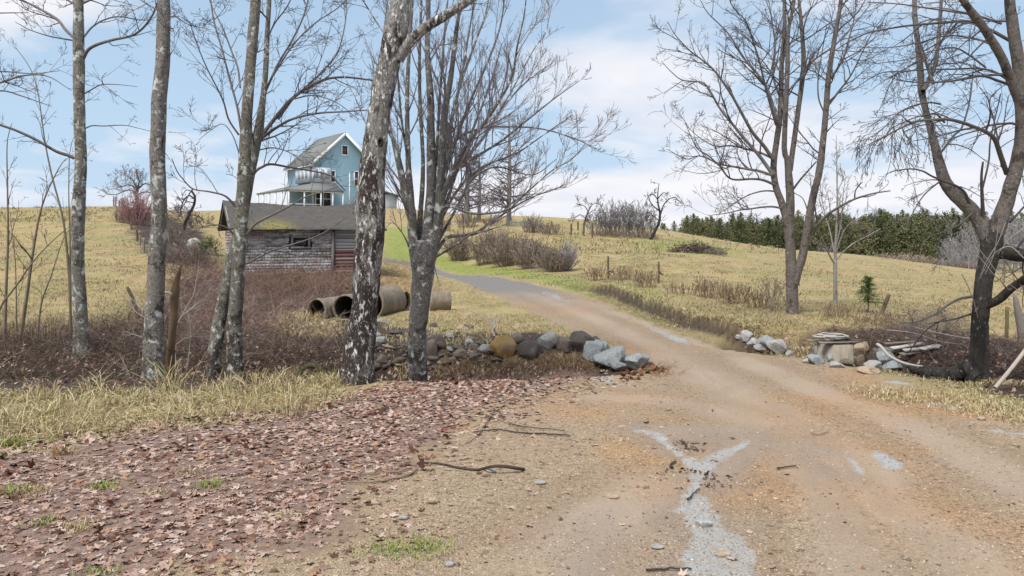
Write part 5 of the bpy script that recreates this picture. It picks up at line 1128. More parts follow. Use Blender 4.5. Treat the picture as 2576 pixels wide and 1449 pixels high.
def rock(u,v,wpx,hpx,mat,label,seed,angular=.5,cuts=9,depth=.85,Y=None,cat='rock',name='rock',group=None,tilt=0,rise=.5,lift=0,rough=.06):
    """visible outline about wpx by hpx round (u, v) on the photo grid; rests on the soil, its foot a little sunk"""
    foot=g1(u,v+hpx*.45) if Y is None else at(u,Y); Yd=foot[1]; w=wpx/F*Yd; h=hpx/F*Yd
    vv,ff=rock_shape(seed,angular,4 if wpx>30 else 3,cuts,rough)
    vv=(vv-0)/np.abs(vv).max(0); a=R(tilt); c_,s_=math.cos(a),math.sin(a); 
    vv=vv*np.array([w/2,w/2*depth,h/2*1.15]); vv=np.stack([vv[:,0]*c_+vv[:,2]*s_,vv[:,1],-vv[:,0]*s_+vv[:,2]*c_],1)
    org=foot+np.array([0,w*.5*depth*.55,lift]); top=vv[:,2].max(); 
    cen=np.array([org[0],org[1],foot[2]+h-top+lift-.10*h])
    mb=MB(); mb.add(vv+cen,None,ff); o=mb.build(name,mat,None,origin=[float(x) for x in cen],smooth=angular<.46); tag(o,label,cat,group)
    return o
rock(1264,872,72,62,RK_OCHRE,'rounded ochre yellow boulder beside the drive',41,.40,10,group='boulders at the drive edge')
rock(1333,880,64,52,RK_DARK,'rounded dark brown boulder right of the yellow one',2,.30,9,group='boulders at the drive edge')
rock(1382,856,64,48,RK_GREY,'flat-topped pale grey angular boulder behind the dark round one',3,.85,13,group='boulders at the drive edge')
rock(1300,852,36,28,RK_BROWN,'small brown stone behind the yellow boulder',4,.3,group='boulders at the drive edge')
rock(1425,868,50,40,RK_BROWN,'brown boulder wedged between the pale angular one and the dark one',5,.5,group='boulders at the drive edge')
rock(1462,860,72,54,RK_DARK,'large dark brown boulder left of the blue-grey slabs',6,.45,group='boulders at the drive edge')
rock(1501,862,26,34,RK_DARK,'small dark pointed stone at the top of the blue-grey slabs',7,.7,14,group='boulders at the drive edge')
rock(1488,886,70,58,RK_BLUE,'blue-grey broken rock next to the drive, with a tan chip against it',8,.88,16,group='blue-grey slabs')
rock(1520,878,66,44,RK_BLUE,'upper blue-grey slab at the drive edge',9,.88,16,group='blue-grey slabs',tilt=-12)
rock(1545,900,100,58,RK_BLUE,'broad blue-grey slab in the middle of the slab pile',10,.88,16,group='blue-grey slabs',tilt=8)
rock(1600,912,84,48,RK_BLUE,'lowest and rightmost blue-grey slab, tilted on the gravel',11,.88,16,group='blue-grey slabs',tilt=-14)
rock(1560,922,60,30,RK_BLUE,'small low blue-grey slab in front of the broad one',12,.88,16,group='blue-grey slabs')
rock(1490,898,18,32,RK_TAN,'tan stone chip leaning on the leftmost blue-grey rock',13,.7,12,group='blue-grey slabs')
rock(1098,862,52,40,RK_DARK,'dark brown boulder just right of the twiggy maple foot',14,.4,group='rubble on the ditch bank')
rock(1180,860,24,18,RK_WHITE,'small whitish stone on the rubble bank',15,.6,group='rubble on the ditch bank')
rock(1158,892,40,30,RK_BROWN,'brown rubble stone below the whitish one',16,.5,group='rubble on the ditch bank')
rock(957,858,34,22,RK_GREY,'pale stone between the leaning trunk and the maple',17,.6,group='rubble on the ditch bank')
rock(960,905,56,30,RK_BROWN,'flat brown slab at the foot of the leaning trunk',18,.6,12,group='rubble on the ditch bank',tilt=10)
rock(1140,905,26,18,RK_BROWN,'dark wet stone near the ditch bottom under the rubble',19,.5,group='rubble on the ditch bank')
rock(1085,880,30,56,RK_BROWN,'upright brown stone hard against the maple foot',21,.4,group='rubble on the ditch bank')
# rubble: small stones, each its own
RP=[]
for k in range(8):
    vv,ff=rock_shape(100+k,.6,3,10,.08); vv/=np.abs(vv).max(0); mb=MB(); mb.add(vv*np.array([1,.8,.62]),None,ff)
    o=mb.build('rubble_stone',(RK_BROWN,RK_BROWN,RK_DARK,RK_GREY,RK_BROWN,RK_TAN,RK_DARK,RK_BROWN)[k],smooth=True); tag(o,'brownish rubble stone among the loose stones of the left ditch bank','stone','loose rubble on the left ditch bank'); RP.append(o)
used=set(); cnt=0
poly=wpoly([(945,830),(1010,815),(1100,812),(1200,830),(1250,850),(1225,905),(1180,920),(1080,930),(950,925)])
for _ in range(190):
    u=rnd.uniform(935,1260); v=rnd.uniform(808,928) if u<1120 else rnd.uniform(818,915)
    b=g1(u,v)
    if b[1]<11.7: continue
    k=rnd.randrange(8); o=RP[k] if k not in used else RP[k].copy()
    if k in used: COL.objects.link(o)
    used.add(k); s=rnd.choice((.03,.035,.04,.05,.06,.08,.10,.14)); o.location=[float(b[0]),float(b[1]),float(b[2])+s*.2]; o.scale=(s*rnd.uniform(.8,1.4),s,s*rnd.uniform(.6,1)); o.rotation_euler=(rnd.uniform(-.3,.3),rnd.uniform(-.3,.3),rnd.uniform(0,6.28))
for k in range(8):
    if k not in used: bpy.data.objects.remove(RP[k])
# right-hand stones
for i,(u,v,w,h,mt,l,a) in enumerate(((1884,846,38,32,RK_WHITE,'whitish pink stone at the top end of the right drive edge',.5),(1900,862,40,28,RK_WHITE,'whitish stone leaning below the pinkish one on the right drive edge',.6),(1932,862,56,40,RK_BLUE,'pale blue-grey boulder in the middle of the right drive edge row',.6),(1960,874,58,42,RK_WHITE,'largest whitish boulder of the row on the right drive edge',.5),(1915,876,34,24,RK_WHITE,'low whitish stone in front of the right drive edge row',.6),(1988,890,24,18,RK_BLUE,'small grey stone at the lower end of the white boulder row',.5),
   (2062,884,30,28,RK_BLUE,'grey stone standing left of the concrete ring',.65),(2055,905,48,26,RK_BLUE,'grey slab on the gravel before the concrete ring',.6),(2090,902,22,20,RK_BLUE,'small dark grey stone touching the concrete ring',.5),(2035,908,26,14,RK_WHITE,'low pale stone at the left end before the concrete ring',.6),(2110,918,40,16,RK_GREY,'flat pale stone lying below the concrete ring',.6),(2140,912,44,22,RK_BROWN,'flat brown stone at the right foot of the concrete ring',.6),
   (2172,876,46,44,RK_TAN,'tall tan boulder right of the concrete ring',.5),(2200,892,42,38,RK_BROWN,'brown boulder right of the tall tan one',.5),(2164,907,24,32,RK_TAN,'small upright tan stone below the tall tan boulder',.6),(2232,902,44,34,RK_BLUE,'blue-grey boulder under the white hose',.55),(2254,922,60,32,RK_BLUE,'wide blue-grey boulder at the lower end of the white hose',.5),(2203,920,52,24,RK_GREY,'flat grey stone between the tan stone and the blue boulder',.6),(2186,932,70,16,RK_TAN,'low flat tan slab flush with the gravel edge',.5),(2240,884,50,24,RK_BLUE,'grey slab behind the white hose',.6),(2295,934,24,18,RK_DARK,'small dark stone by the end of the root',.5),
   (1860,848,20,14,RK_WHITE,'small white stone left of the right drive edge row',.5))):
    rock(u,v,w,h,mt,l,200+i,min(a+.22,.9),14,group='stones on the right drive edge')
rock(484,586,38,30,RK_FIELD,'pale lichened boulder in the scrub left of the shed',31,.3,6,Y=46)
rock(1090,1260,30,18,RK_TAN,'round tan stone lying on the gravel',32,.3,6,name='stone',cat='stone')
rock(1012,1303,26,12,RK_GREY,'grey half-buried stone on the gravel below the tan one',33,.5,8,name='stone',cat='stone')
rock(1773,1317,44,18,RK_WHITE,'flat pale stone in the wet gully of the gravel',34,.4,8,name='stone',cat='stone',rise=.2)
rock(1131,1420,28,12,RK_GREY,'small flat grey stone near the lower edge of the gravel',35,.4,8,name='stone',cat='stone')
rock(2475,1010,20,12,RK_TAN,'small pale stone on the grassy right verge',36,.5,8,name='stone',cat='stone') if False else rock(2472,1053,20,10,RK_TAN,'small pale stone on the grassy right verge',36,.5,8,name='stone',cat='stone')
for i,(u,v,w,h,l) in enumerate(((1655,1378,34,8,'thin flat stone in the mud at the lower gully edge'),(1820,1395,40,10,'flat pale stone at the right edge of the wet gully'),(1235,1185,26,8,'flat tan stone under the curved dead branch'),(930,1188,26,10,'tan stone at the edge of the leaf litter'),(1360,1215,30,9,'flat pale stone on the gravel right of the curved branch'),(1545,1250,34,9,'low tan stone left of the wet gully'))):
    rock(u,v,w,h,RK_TAN if i%2 else RK_GREY,l,300+i,.4,8,name='stone',cat='stone')
# ---------------------------------------------------------------- concrete pipes, well ring
PIPE_IN=flat('pipe_mouth_shade',(.035,.028,.022),.85,.5,8)  # shade inside the pipe mouths, put into the colour
def pipe(u,v,rpx,axis,L,label,Y=None,wall=.13,mat=PIPEC,group='concrete pipes by the shed',sink=.12,cap=False):
    b=at(u,Y) if Y else g1(u,v); r=rpx/F*b[1]; ax=unit(np.array(axis,float)); k=36
    cen=np.array([b[0],b[1],b[2]+r*(1-sink)]); x=unit(np.cross(ax,UP)); y=np.cross(x,ax); a=np.arange(k)/k*2*np.pi
    def ring(rr,s): return cen+ax*s+rr*(np.cos(a)[:,None]*x+np.sin(a)[:,None]*y)
    rs=[(r*(1-wall),L*.85),(r*(1-wall),.10),(r*(1-wall*.85),.0),(r*(1-wall*.1),.0),(r,.03),(r,.14),(r*.965,.17),(r*.965,L*.5),(r*.965,L-.02),(r*.93,L)]
    V=np.vstack([ring(*q) for q in rs]); V+=rng.normal(size=V.shape)*.004; Q=[]
    for i in range(len(rs)-1):
        for j in range(k): Q.append([i*k+j,i*k+(j+1)%k,(i+1)*k+(j+1)%k,(i+1)*k+j])
    mb=MB(); mb.add(V,Q); mb.add(np.vstack([ring(r*(1-wall),L*.85),[cen+ax*L*.85]]),None,[[j,(j+1)%k,k] for j in range(k)]); mb.add(np.vstack([ring(r*.93,L),[cen+ax*L]]),None,[[(j+1)%k,j,k] for j in range(k)])
    o=[float(q) for q in b]; th=thing('concrete_pipe',label,'pipe',o,group); th['_o']=o; mb.build('pipe_shell',mat,th,smooth=False)
    lin=MB(); rl=r*(1-wall)-.006; LV=np.vstack([ring(rl,.06),ring(rl,L*.84),[cen+ax*L*.84]]); lin.add(LV,[[j+k,(j+1)%k+k,(j+1)%k,j] for j in range(k)],[[k+(j+1)%k,k+j,2*k] for j in range(k)]); lin.build('mouth_shade',PIPE_IN,th)  # added dark sleeve, painted to stand for the unlit inside of the pipe
    # silt and dead leaves lying inside the mouth
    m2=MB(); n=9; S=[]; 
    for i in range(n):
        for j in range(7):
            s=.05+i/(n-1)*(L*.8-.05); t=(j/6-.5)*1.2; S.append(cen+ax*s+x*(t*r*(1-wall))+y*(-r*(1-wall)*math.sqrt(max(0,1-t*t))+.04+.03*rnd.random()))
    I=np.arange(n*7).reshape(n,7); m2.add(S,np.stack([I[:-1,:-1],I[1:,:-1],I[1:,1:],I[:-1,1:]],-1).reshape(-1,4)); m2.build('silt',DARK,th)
    return th
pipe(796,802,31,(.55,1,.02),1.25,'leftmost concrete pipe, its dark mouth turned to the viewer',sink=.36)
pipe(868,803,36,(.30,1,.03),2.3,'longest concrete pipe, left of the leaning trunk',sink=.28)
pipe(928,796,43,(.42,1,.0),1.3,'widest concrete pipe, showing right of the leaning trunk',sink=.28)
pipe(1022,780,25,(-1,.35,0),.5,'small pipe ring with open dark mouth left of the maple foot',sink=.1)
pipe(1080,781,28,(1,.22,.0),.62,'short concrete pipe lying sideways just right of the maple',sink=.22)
# well ring with planks and a coiled hose
b=at(2101,13.7); b=np.array([b[0],b[1],float(hz(b[0],b[1]))]); zt=HC-(868-HV)/F*13.4; r=.315
o=[float(x) for x in b]; th=thing('concrete_ring','upright concrete culvert ring with planks on top at the right drive edge','culvert ring',o); th['_o']=o
k=40; a=np.arange(k)/k*2*np.pi; mb=MB(); rs=[(r,b[2]-.6),(r,zt),(r*.82,zt+.001),(r*.82,b[2]-.3)]
V=np.vstack([np.stack([b[0]+q*np.cos(a),b[1]+q*np.sin(a),0*a+z],1) for q,z in rs]); mb.add(V,[[i*k+j,i*k+(j+1)%k,(i+1)*k+(j+1)%k,(i+1)*k+j] for i in range(3) for j in range(k)]); mb.build('ring_wall',CONC,th)
for i,(dx,dy,L,rz,dz) in enumerate(((-.04,-.22,.74,7,.0),(.06,-.06,.80,-4,.0),(-.1,.10,.84,11,.0),(.05,.25,.7,-8,.0),(.02,-.02,.62,27,.045),(.42,.12,.5,-14,.0))):
    mb=MB(); mb.box((b[0]+dx,b[1]+dy,zt+.035+dz),(L,.11,.028),frame_rot(rz)@np.array([[1,0,rnd.uniform(-.07,.07)],[0,1,0],[0,0,1]]),.006)
    ob=mb.build('plank',WOOD_DARK if i%2 else WOOD_GREY,None,origin=[float(b[0]+dx),float(b[1]+dy),zt+.03+dz]); tag(ob,('dark plank along the front of the concrete ring','grey plank just behind the front one on the concrete ring','dark plank across the middle of the concrete ring','grey plank at the back of the concrete ring','dark short plank laid crosswise on the other planks','grey plank end sticking out right of the concrete ring')[i],'plank','planks on the concrete ring')
HOSE=flat('old_pale_hose',(.40,.37,.33),.6,.3,6)
ts=Tubes(); n=90; tt=np.linspace(0,1,n); an=tt*2*np.pi*2.4+2.2
pts=np.stack([b[0]-.05+(.30-.07*tt+.05*np.sin(an*.37+1))*np.cos(an)*1.05,b[1]+(.2+.05*np.cos(an*.6))*np.sin(an),zt+.115+.02*tt*2+.09*np.maximum(0,-np.cos(an))*np.maximum(0,np.sin(an+.8))],1); ts.add(pts,np.full(n,.016),8)
tag(ts.mb().build('hose',HOSE,None,origin=[float(x) for x in b]),'pale hose coiled on the planks of the concrete ring','hose')
q,r_=limb([(2206,866),(2216,872),(2234,893),(2250,903),(2267,911),(2290,918),(2320,923)],(8,7),12.5,11.6,24); ts=Tubes(); ts.add(q,r_,8); tag(ts.mb().build('hose',HOSE,None,origin=[float(x) for x in q[0]]),'white hose sagging over the blue-grey boulders to the root','hose')
# ---------------------------------------------------------------- boards, poles, posts
def pole(name,label,cat,pts,w,Y0,Y1=None,mat=WOOD_DARK,group=None,sides=8,fix=True,noise=.05,parts=()):
    lb=limb(pts,w,Y0,Y1,max(8,len(pts)*3)); lb=base_fix(lb) if fix else lb
    o=[float(x) for x in lb[0][0]]; mb=MB(); trunk_into(mb,*lb,sides=sides,noise=noise,rough=.08)
    ob=mb.build(name,mat,None,origin=o,smooth=False); tag(ob,label,cat,group); return ob
fp='pasture fence posts'
pole('fence_post','leaning round post beside the little spruce','fence post',[(2213,802),(2224,772),(2236,741)],(10,10),18,mat=WOOD_DARK,group=fp)
pole('fence_post','upright mossy post right of the dark wet tree','fence post',[(2531,868),(2533,820),(2533,772)],(9,8),14.5,mat=flat('mossy_post',(.16,.13,.06),.9,.4,8),group=fp)
pole('fence_post','thin post rising from weeds, left of the two pasture-edge posts','fence post',[(1530,692),(1530,645)],(5,5),33,mat=WOOD_DARK,group=fp)
pole('fence_post','thin post with a broken rail stub, right of the two pasture-edge posts','fence post',[(1657,712),(1657,659)],(5,5),30.5,mat=WOOD_DARK,group=fp)
pole('rail_stub','broken rail stub hanging at the right pasture-edge post','rail',[(1659,684),(1668,692)],(5,3),30.4,mat=WOOD_DARK,fix=False)
pole('rail_stub','broken rail stub hanging at the left pasture-edge post','rail',[(1532,681),(1541,685)],(5,3),32.9,mat=WOOD_DARK,fix=False)
for u,v0,v1,Y,w,l in ((1437,590,563,66,4.5,'dark post left of the small spreading tree on the crest'),(1454,577,557,72,4,'thin crest post behind the spreading tree'),(1490,590,560,64,4.5,'dark post at the left foot of the crest thicket'),(1388,573,557,72,4,'small post in the reddish scrub on the crest'),(1360,572,556,72,4,'leftmost small post in the crest scrub')):
    pole('fence_post',l,'fence post',[(u,v0),(u,v1)],(w,w),Y,mat=WOOD_DARK,group='crest fence posts')
for i,(u,v0,v1,Y,w,l) in enumerate(((286,528,494,84,3.5,'tall grey post, leftmost of those on the left skyline'),(291,528,495,82,4,'tall post, second on the left skyline'),(300,532,503,78,3.5,'shorter post in the middle of the left skyline group'),(306,534,500,76,4.5,'stout post right of the middle on the left skyline'),(311,536,505,73,4,'rightmost post of the left skyline group'),(323,576,545,58,4.5,'grey post left of the red bush'),(331,592,560,53,5,'dark leaning post just below the red bush'),(345,612,575,47,6,'dark leaning post below the red bush, third down the slope'),(352,626,592,44,5,'pale post down the slope under the red bush'),(362,640,600,41,6,'thick grey post beside the dark-flecked trunk'),(376,650,605,39,5,'mossy post hard against the left of the dark-flecked trunk'))):
    pole('fence_post',l,'fence post',[(u+(2 if i in(6,7) else 0),v0),(u-(2 if i in(6,7) else 0),v1)],(w,w*.9),Y,mat=WOOD_GREY if i not in(6,7) else WOOD_DARK,group='left pasture fence posts')
pole('stake','leaning broken stake on the left pasture bank','stake',[(342,775),(332,748),(320,722)],(9,8),19.5,mat=WOOD_DARK)
pole('dead_snag','reddish broken snag right of the dark-flecked trunk','snag',[(424,950),(428,900),(432,840),(438,790),(440,740),(446,700),(455,668)],(22,21,17,15,22,13,3),11.6,mat=SNAG,noise=.3,sides=12)
pole('stub','pale split branch stub poking left from the reddish snag','branch',[(432,740),(420,735),(408,742)],(6,4),11.5,mat=WOOD_PALE,fix=False)
pole('dead_snag','weathered grey snag at the right edge behind the mossy post','snag',[(2574,868),(2570,830),(2562,790),(2556,760),(2552,738)],(22,19,16,12,6),14,mat=WOOD_GREY,noise=.14,sides=10)
pole('pole','pale bare pole leaning at the right edge before the dark tree','pole',[(2503,976),(2540,932),(2580,880),(2640,800)],(10,9),9.9,10.3,mat=flat('pole_bark_pale',(.36,.31,.26),.8,.35,8),fix=False)
for i,(u,v,w,rz,mt,l) in enumerate(((2285,880,90,12,WOOD_PALE,'pale board lying behind the white hose, longest of the boards'),(2320,888,80,-8,WOOD_PALE,'bleached board at the right of the dumped boards'),(2268,872,70,-16,WOOD_GREY,'grey board at the back of the dumped boards'),(2345,884,60,22,WOOD_PALE,'short white split board right of the others in the ditch'),(2300,898,60,3,WOOD_GREY,'grey board nearest in the ditch beside the root'))):
    g=g1(u,v); L=w/F*g[1]; mb=MB(); A_=frame_rot(rz)@np.array([[1,0,-.12],[0,1,0],[.12,0,1.]]); mb.box((g[0],g[1]+.05,g[2]+.07),(L,.13,.03),A_,.008); tag(mb.build('board',mt,None,origin=[float(x) for x in g]),l,'board','boards dumped by the culvert')
# field gate on the crest
b=at(1301,73); o=[float(x) for x in b]; th=thing('gate','small metal bar gate on the hilltop beside the straight bare tree','gate',o); th['_o']=o
GATE=flat('galvanised_bar',(.42,.43,.44),.5,.15,4)
x0,x1=(1285-CU)/F*73,(1318-CU)/F*73; z0=b[2]; zt_=HC+(HV-556)/F*73
for x in (x0,x1): mb=MB(); mb.bar((x,73,z0-.2),(x,73,zt_),.07); mb.build('post',GATE,th)
for t in (.25,.5,.75,.97): mb=MB(); mb.bar((x0+.04,73,z0+(zt_-z0)*t),(x1-.04,73,z0+(zt_-z0)*t),.05); mb.build('bar',GATE,th)
# stock fence wire between posts on the crest and pasture edge is too fine to see and left out
# ---------------------------------------------------------------- sticks on the ground
STK=flat('dead_stick_dark',(.055,.04,.032),.75,.5,8); STK2=flat('dead_stick_tan',(.20,.15,.105),.8,.4,8)
def stick(pts,w,label,mat=STK,name='branch',cat='branch',lift=.01,group='sticks lying on the yard'):
    g=ground([p[0] for p in pts],[p[1] for p in pts]); q=catmull(g,len(pts)*4); q[1:-1,:2]+=np.cumsum(rng.normal(0,.006,(len(q)-2,2)),0)*.8; q[:,2]=hz(q[:,0],q[:,1])+lift+np.abs(rng.normal(0,.004,len(q))); ww=np.linspace(w[0],w[1],len(q))*.5*q[:,1]/F; q[:,2]+=ww*.6
    ts=Tubes(); ts.add(q,ww,6); o=ts.mb(.06).build(name,mat,None,origin=[float(x) for x in q[0]]); tag(o,label,cat,group); return o
q=g1(1060,1166)
g=ground([1060,1110,1160,1200,1215],[1166,1170,1181,1185,1182]); 
p=np.vstack([g,[g1(1240,1192)+UP*.055],[g1(1270,1192)+UP*.055],[g1(1300,1190)+UP*.03],[g1(1318,1184)]]); p[:,2]+=.012; p=catmull(p,40); ts=Tubes(); ts.add(p,np.linspace(4,9,40)*.5*p[:,1]/F,6); tag(ts.mb(.06).build('branch',STK,None,origin=[float(x) for x in q]),'thick curved dark branch arching off the gravel, longest of the sticks','branch','sticks lying on the yard')
stick([(870,1218),(930,1216),(1000,1203),(1050,1188)],(3,6),'long thin pale stick at the edge of the leaf litter',STK2)
stick([(900,1198),(960,1194),(1010,1190),(1035,1182)],(3,4),'thin tan stick just above the pale one at the litter edge',STK2)
stick([(1190,1090),(1240,1086),(1300,1092),(1340,1095)],(2.5,4),'thin straight twig on the gravel left of the short dark stick')
stick([(1345,1094),(1390,1097),(1435,1100)],(4.5,3),'short dark stick on the gravel above the curved branch')
stick([(1420,1087),(1330,1078),(1280,1070)],(2,2.5),'fine twig lying above the short dark stick')
stick([(1475,955),(1490,980),(1500,992)],(3,5),'small forked stick on the leaf edge under the blue-grey slabs',STK2)
stick([(1625,1440),(1680,1438),(1740,1436)],(6,4),'dark broken stick at the bottom edge of the gravel')
stick([(1700,1165),(1690,1180)],(5,5),'short dark stick in the wet gully')
stick([(1730,1262),(1760,1235)],(5,3),'stubby twig across the middle of the wet gully')
stick([(1955,1182),(1985,1178),(2000,1175)],(4,3),'little twig on the gravel right of the gully')
stick([(2040,1092),(2060,1096),(2085,1090)],(2.5,2),'fine curved twig on the right of the gravel',STK2)
stick([(1270,1020),(1240,1050),(1330,1090)],(2,1.5),'bent fine twig on the edge of the leaf litter',STK2)
stick([(1240,1045),(1200,1100),(1170,1120)],(2,2),'fine dark twig crossing from the leaf litter to the gravel')
b=g1(470,1136); pole('stub','short upright broken stem standing in the leaf litter','stem',[(468,1136),(470,1112),(471,1090)],(7,5),float(b[1]),mat=STK2)
for i,(p,l) in enumerate((([(330,1190),(352,1162)],'thin bare stem standing in the leaf litter'),([(668,1215),(675,1185)],'thin stem in the litter right of the short broken one'))):
    b=g1(*p[0]); pole('stem',l,'stem',p,(2.5,1.5),float(b[1]),mat=STK,sides=5)
# pale forked driftwood above the boulders
b=g1(1242,845); ts=Tubes()
for p,w in (([(1243,848),(1243,820),(1230,805),(1222,788)],(6,2.2)),([(1243,830),(1244,805),(1250,788)],(5,2)),([(1243,826),(1254,808),(1262,794)],(4,2)),([(1243,828),(1232,815),(1215,800),(1190,785),(1160,775)],(3,1.5))):
    q,r_=limb(p,w,float(b[1]),float(b[1])+.3,14); ts.add(q,r_,6)
tag(ts.mb(.05).build('dead_branch',TWIG_G,None,origin=[float(x) for x in b]),'pale forked dead branch standing behind the yellow boulder','branch')
# mossy arched log in the near bank
b=g1(780,965); q,r_=limb([(742,985),(750,945),(772,922),(797,922),(815,945),(823,980)],(9,18),float(b[1])+.4,float(b[1])+.5,20); ts=Tubes(); ts.add(q,r_,9); tag(ts.mb(.08).build('mossy_root',flat('mossy_root_bark',(.055,.05,.024),.9,.45,9),None,origin=[float(x) for x in b]),'arched mossy root at the stream edge left of the leaning trunk','root')
# dead boughs behind the culvert
for i,(p,w,y0,y1,l) in enumerate((([(2380,800),(2330,830),(2290,880),(2260,915)],(4,2),11.5,12.2,'thin dark bough slanting down to the boards in the right ditch'),([(2440,852),(2380,842),(2320,828),(2290,820)],(4,2),13,13.4,'grey bough lying along the right ditch behind the boards'),([(2230,830),(2300,838),(2360,858),(2420,866)],(3,2),13.6,13.2,'pale thin bough across the brush pile in the right ditch'))):
    pole('dead_branch',l,'branch',p,w,y0,y1,mat=TWIG_G if i else TWIG,fix=False,sides=6,group='dead boughs in the right ditch')
# ---------------------------------------------------------------- loose leaves, grass and undergrowth
def inpoly(p,poly): return sdpoly(p[:,0],p[:,1],poly)>0
def pts_px(n,u0,u1,v0,v1):
    g=ground(rng.uniform(u0,u1,n),rng.uniform(v0,v1,n)); return g[~np.isnan(g[:,0])]
def pts_xy(n,poly,pad=0):
    lo=poly.min(0)-pad; hi=poly.max(0)+pad; q=rng.uniform(lo,hi,(n,2)); return np.column_stack([q,hz(q[:,0],q[:,1])])
def amask(p,name):
    return bil(A[name].reshape(NT,NQ) if A[name].ndim==1 else A[name],p[:,0],p[:,1])
def bil(G,x,y):
    t=np.clip((np.log(np.maximum(y+6,3.21))-TMIN)/(TMAX-TMIN)*(NT-1),0,NT-1.001).astype(int); q=np.clip((x/(y+6)-QMIN)/(QMAX-QMIN)*(NQ-1),0,NQ-1.001).astype(int); return G[t,q]
def slope_frames(p):
    e=.08; zx=(hz(p[:,0]+e,p[:,1])-hz(p[:,0]-e,p[:,1]))/(2*e); zy=(hz(p[:,0],p[:,1]+e)-hz(p[:,0],p[:,1]-e))/(2*e); n=np.stack([-zx,-zy,np.ones(len(p))],1); return n/np.linalg.norm(n,axis=1,keepdims=True)
def leaves(name,p,size,mat,tilt=.25,full=True,label=None):
    n=len(p)
    ang=np.array([0,14,26,36,50,62,75,100,125,150,165,180,-165,-150,-125,-100,-75,-62,-50,-36,-26,-14]) if full else np.array([0,40,75,130,180,-130,-75,-40])
    rad=np.array([1,.62,.55,.40,.80,.92,.50,.52,.62,.36,.22,.30,.22,.36,.62,.52,.50,.92,.80,.40,.55,.62]) if full else np.array([1,.6,.85,.6,.3,.6,.85,.6])
    a=np.radians(ang); k=len(a); bx=np.concatenate([[0],rad*np.sin(a)]); by=np.concatenate([[0],rad*np.cos(a)])
    s=size*rng.uniform(.42,1.35,n); th=rng.uniform(0,2*np.pi,n); curl=rng.normal(.08,.26,n); curl2=rng.normal(.06,.24,n)
    lx=bx[None]*s[:,None]; ly=by[None]*s[:,None]
    lz=(curl[:,None]*bx[None]**2+curl2[:,None]*by[None]**2*.7)*s[:,None]+rng.normal(0,.05,(n,k+1))*s[:,None]
    t1=rng.normal(0,tilt,n)[:,None]; t2=rng.normal(0,tilt,n)[:,None]
    x=lx*np.cos(th)[:,None]-ly*np.sin(th)[:,None]; y=lx*np.sin(th)[:,None]+ly*np.cos(th)[:,None]; z=lz+x*t1+y*t2
    nf=slope_frames(p); z=z-(x*nf[:,0:1]+y*nf[:,1:2])/nf[:,2:3]
    lift=np.maximum(0.004,-(lz+x*t1+y*t2).min(1))*.7
    V=np.stack([p[:,0:1]+x,p[:,1:2]+y,p[:,2:3]+z+lift[:,None]],-1).reshape(-1,3)
    b0=(np.arange(n)*(k+1))[:,None]; j=np.arange(k)[None]; T=np.stack([b0+0*j,b0+1+j,b0+1+(j+1)%k],-1).reshape(-1,3)
    mb=MB(); mb.add(V,None,T); return stuff(mb.build(name,mat),label,None)
def blades(name,p,h,w,mat,lean=.5,label=None,clump=None,droop=.5,dirb=None):
    n=len(p); H_=h*rng.uniform(.5,1.3,n); th=rng.uniform(0,2*np.pi,n); ld=np.abs(rng.normal(lean,lean*.5,n)); 
    dx=np.cos(th)*ld; dy=np.sin(th)*ld
    if dirb is not None: dx+=dirb[0]; dy+=dirb[1]
    d=np.stack([dx,dy,np.ones(n)],1); d/=np.linalg.norm(d,axis=1,keepdims=True)
    sd=np.stack([-d[:,1],d[:,0],np.zeros(n)],1); sd/=np.linalg.norm(sd,axis=1,keepdims=True)+1e-9
    rot=rng.uniform(-.9,.9,n)[:,None]; sd=sd*np.cos(rot)+np.cross(d,sd)*np.sin(rot)
    W_=(w*rng.uniform(.6,1.3,n))[:,None] if not hasattr(w,'__len__') else (w*rng.uniform(.6,1.3,n))[:,None]
    hx=np.stack([d[:,0],d[:,1],0*d[:,0]],1)
    p1=p+d*(H_*.5)[:,None]; p2=p+d*(H_*.8)[:,None]+hx*(H_*.22*droop)[:,None]-UP*(H_*.10*droop)[:,None]; p3=p2+d*(H_*.2)[:,None]*.6+hx*(H_*.4*droop)[:,None]-UP*(H_*.22*droop)[:,None]
    V=np.stack([p-sd*W_-UP*.02,p+sd*W_-UP*.02,p1-sd*W_*.85,p1+sd*W_*.85,p2-sd*W_*.55,p2+sd*W_*.55,p3],1).reshape(-1,3)
    b=(np.arange(n)*7)[:,None]; Q=np.concatenate([b+np.array([0,1,3,2]),b+np.array([2,3,5,4])],0); T=b+np.array([4,5,6])
    mb=MB(); mb.add(V,Q,T); return stuff(mb.build(name,mat),label,None)
def clumpy(n,poly,spread,per,pad=0):
    c_=pts_xy(n,poly,pad); c_=c_[inpoly(c_,poly)]; q=np.repeat(c_[:,:2],per,0)+rng.normal(0,spread,(len(c_)*per,2)); return np.column_stack([q,hz(q[:,0],q[:,1])])
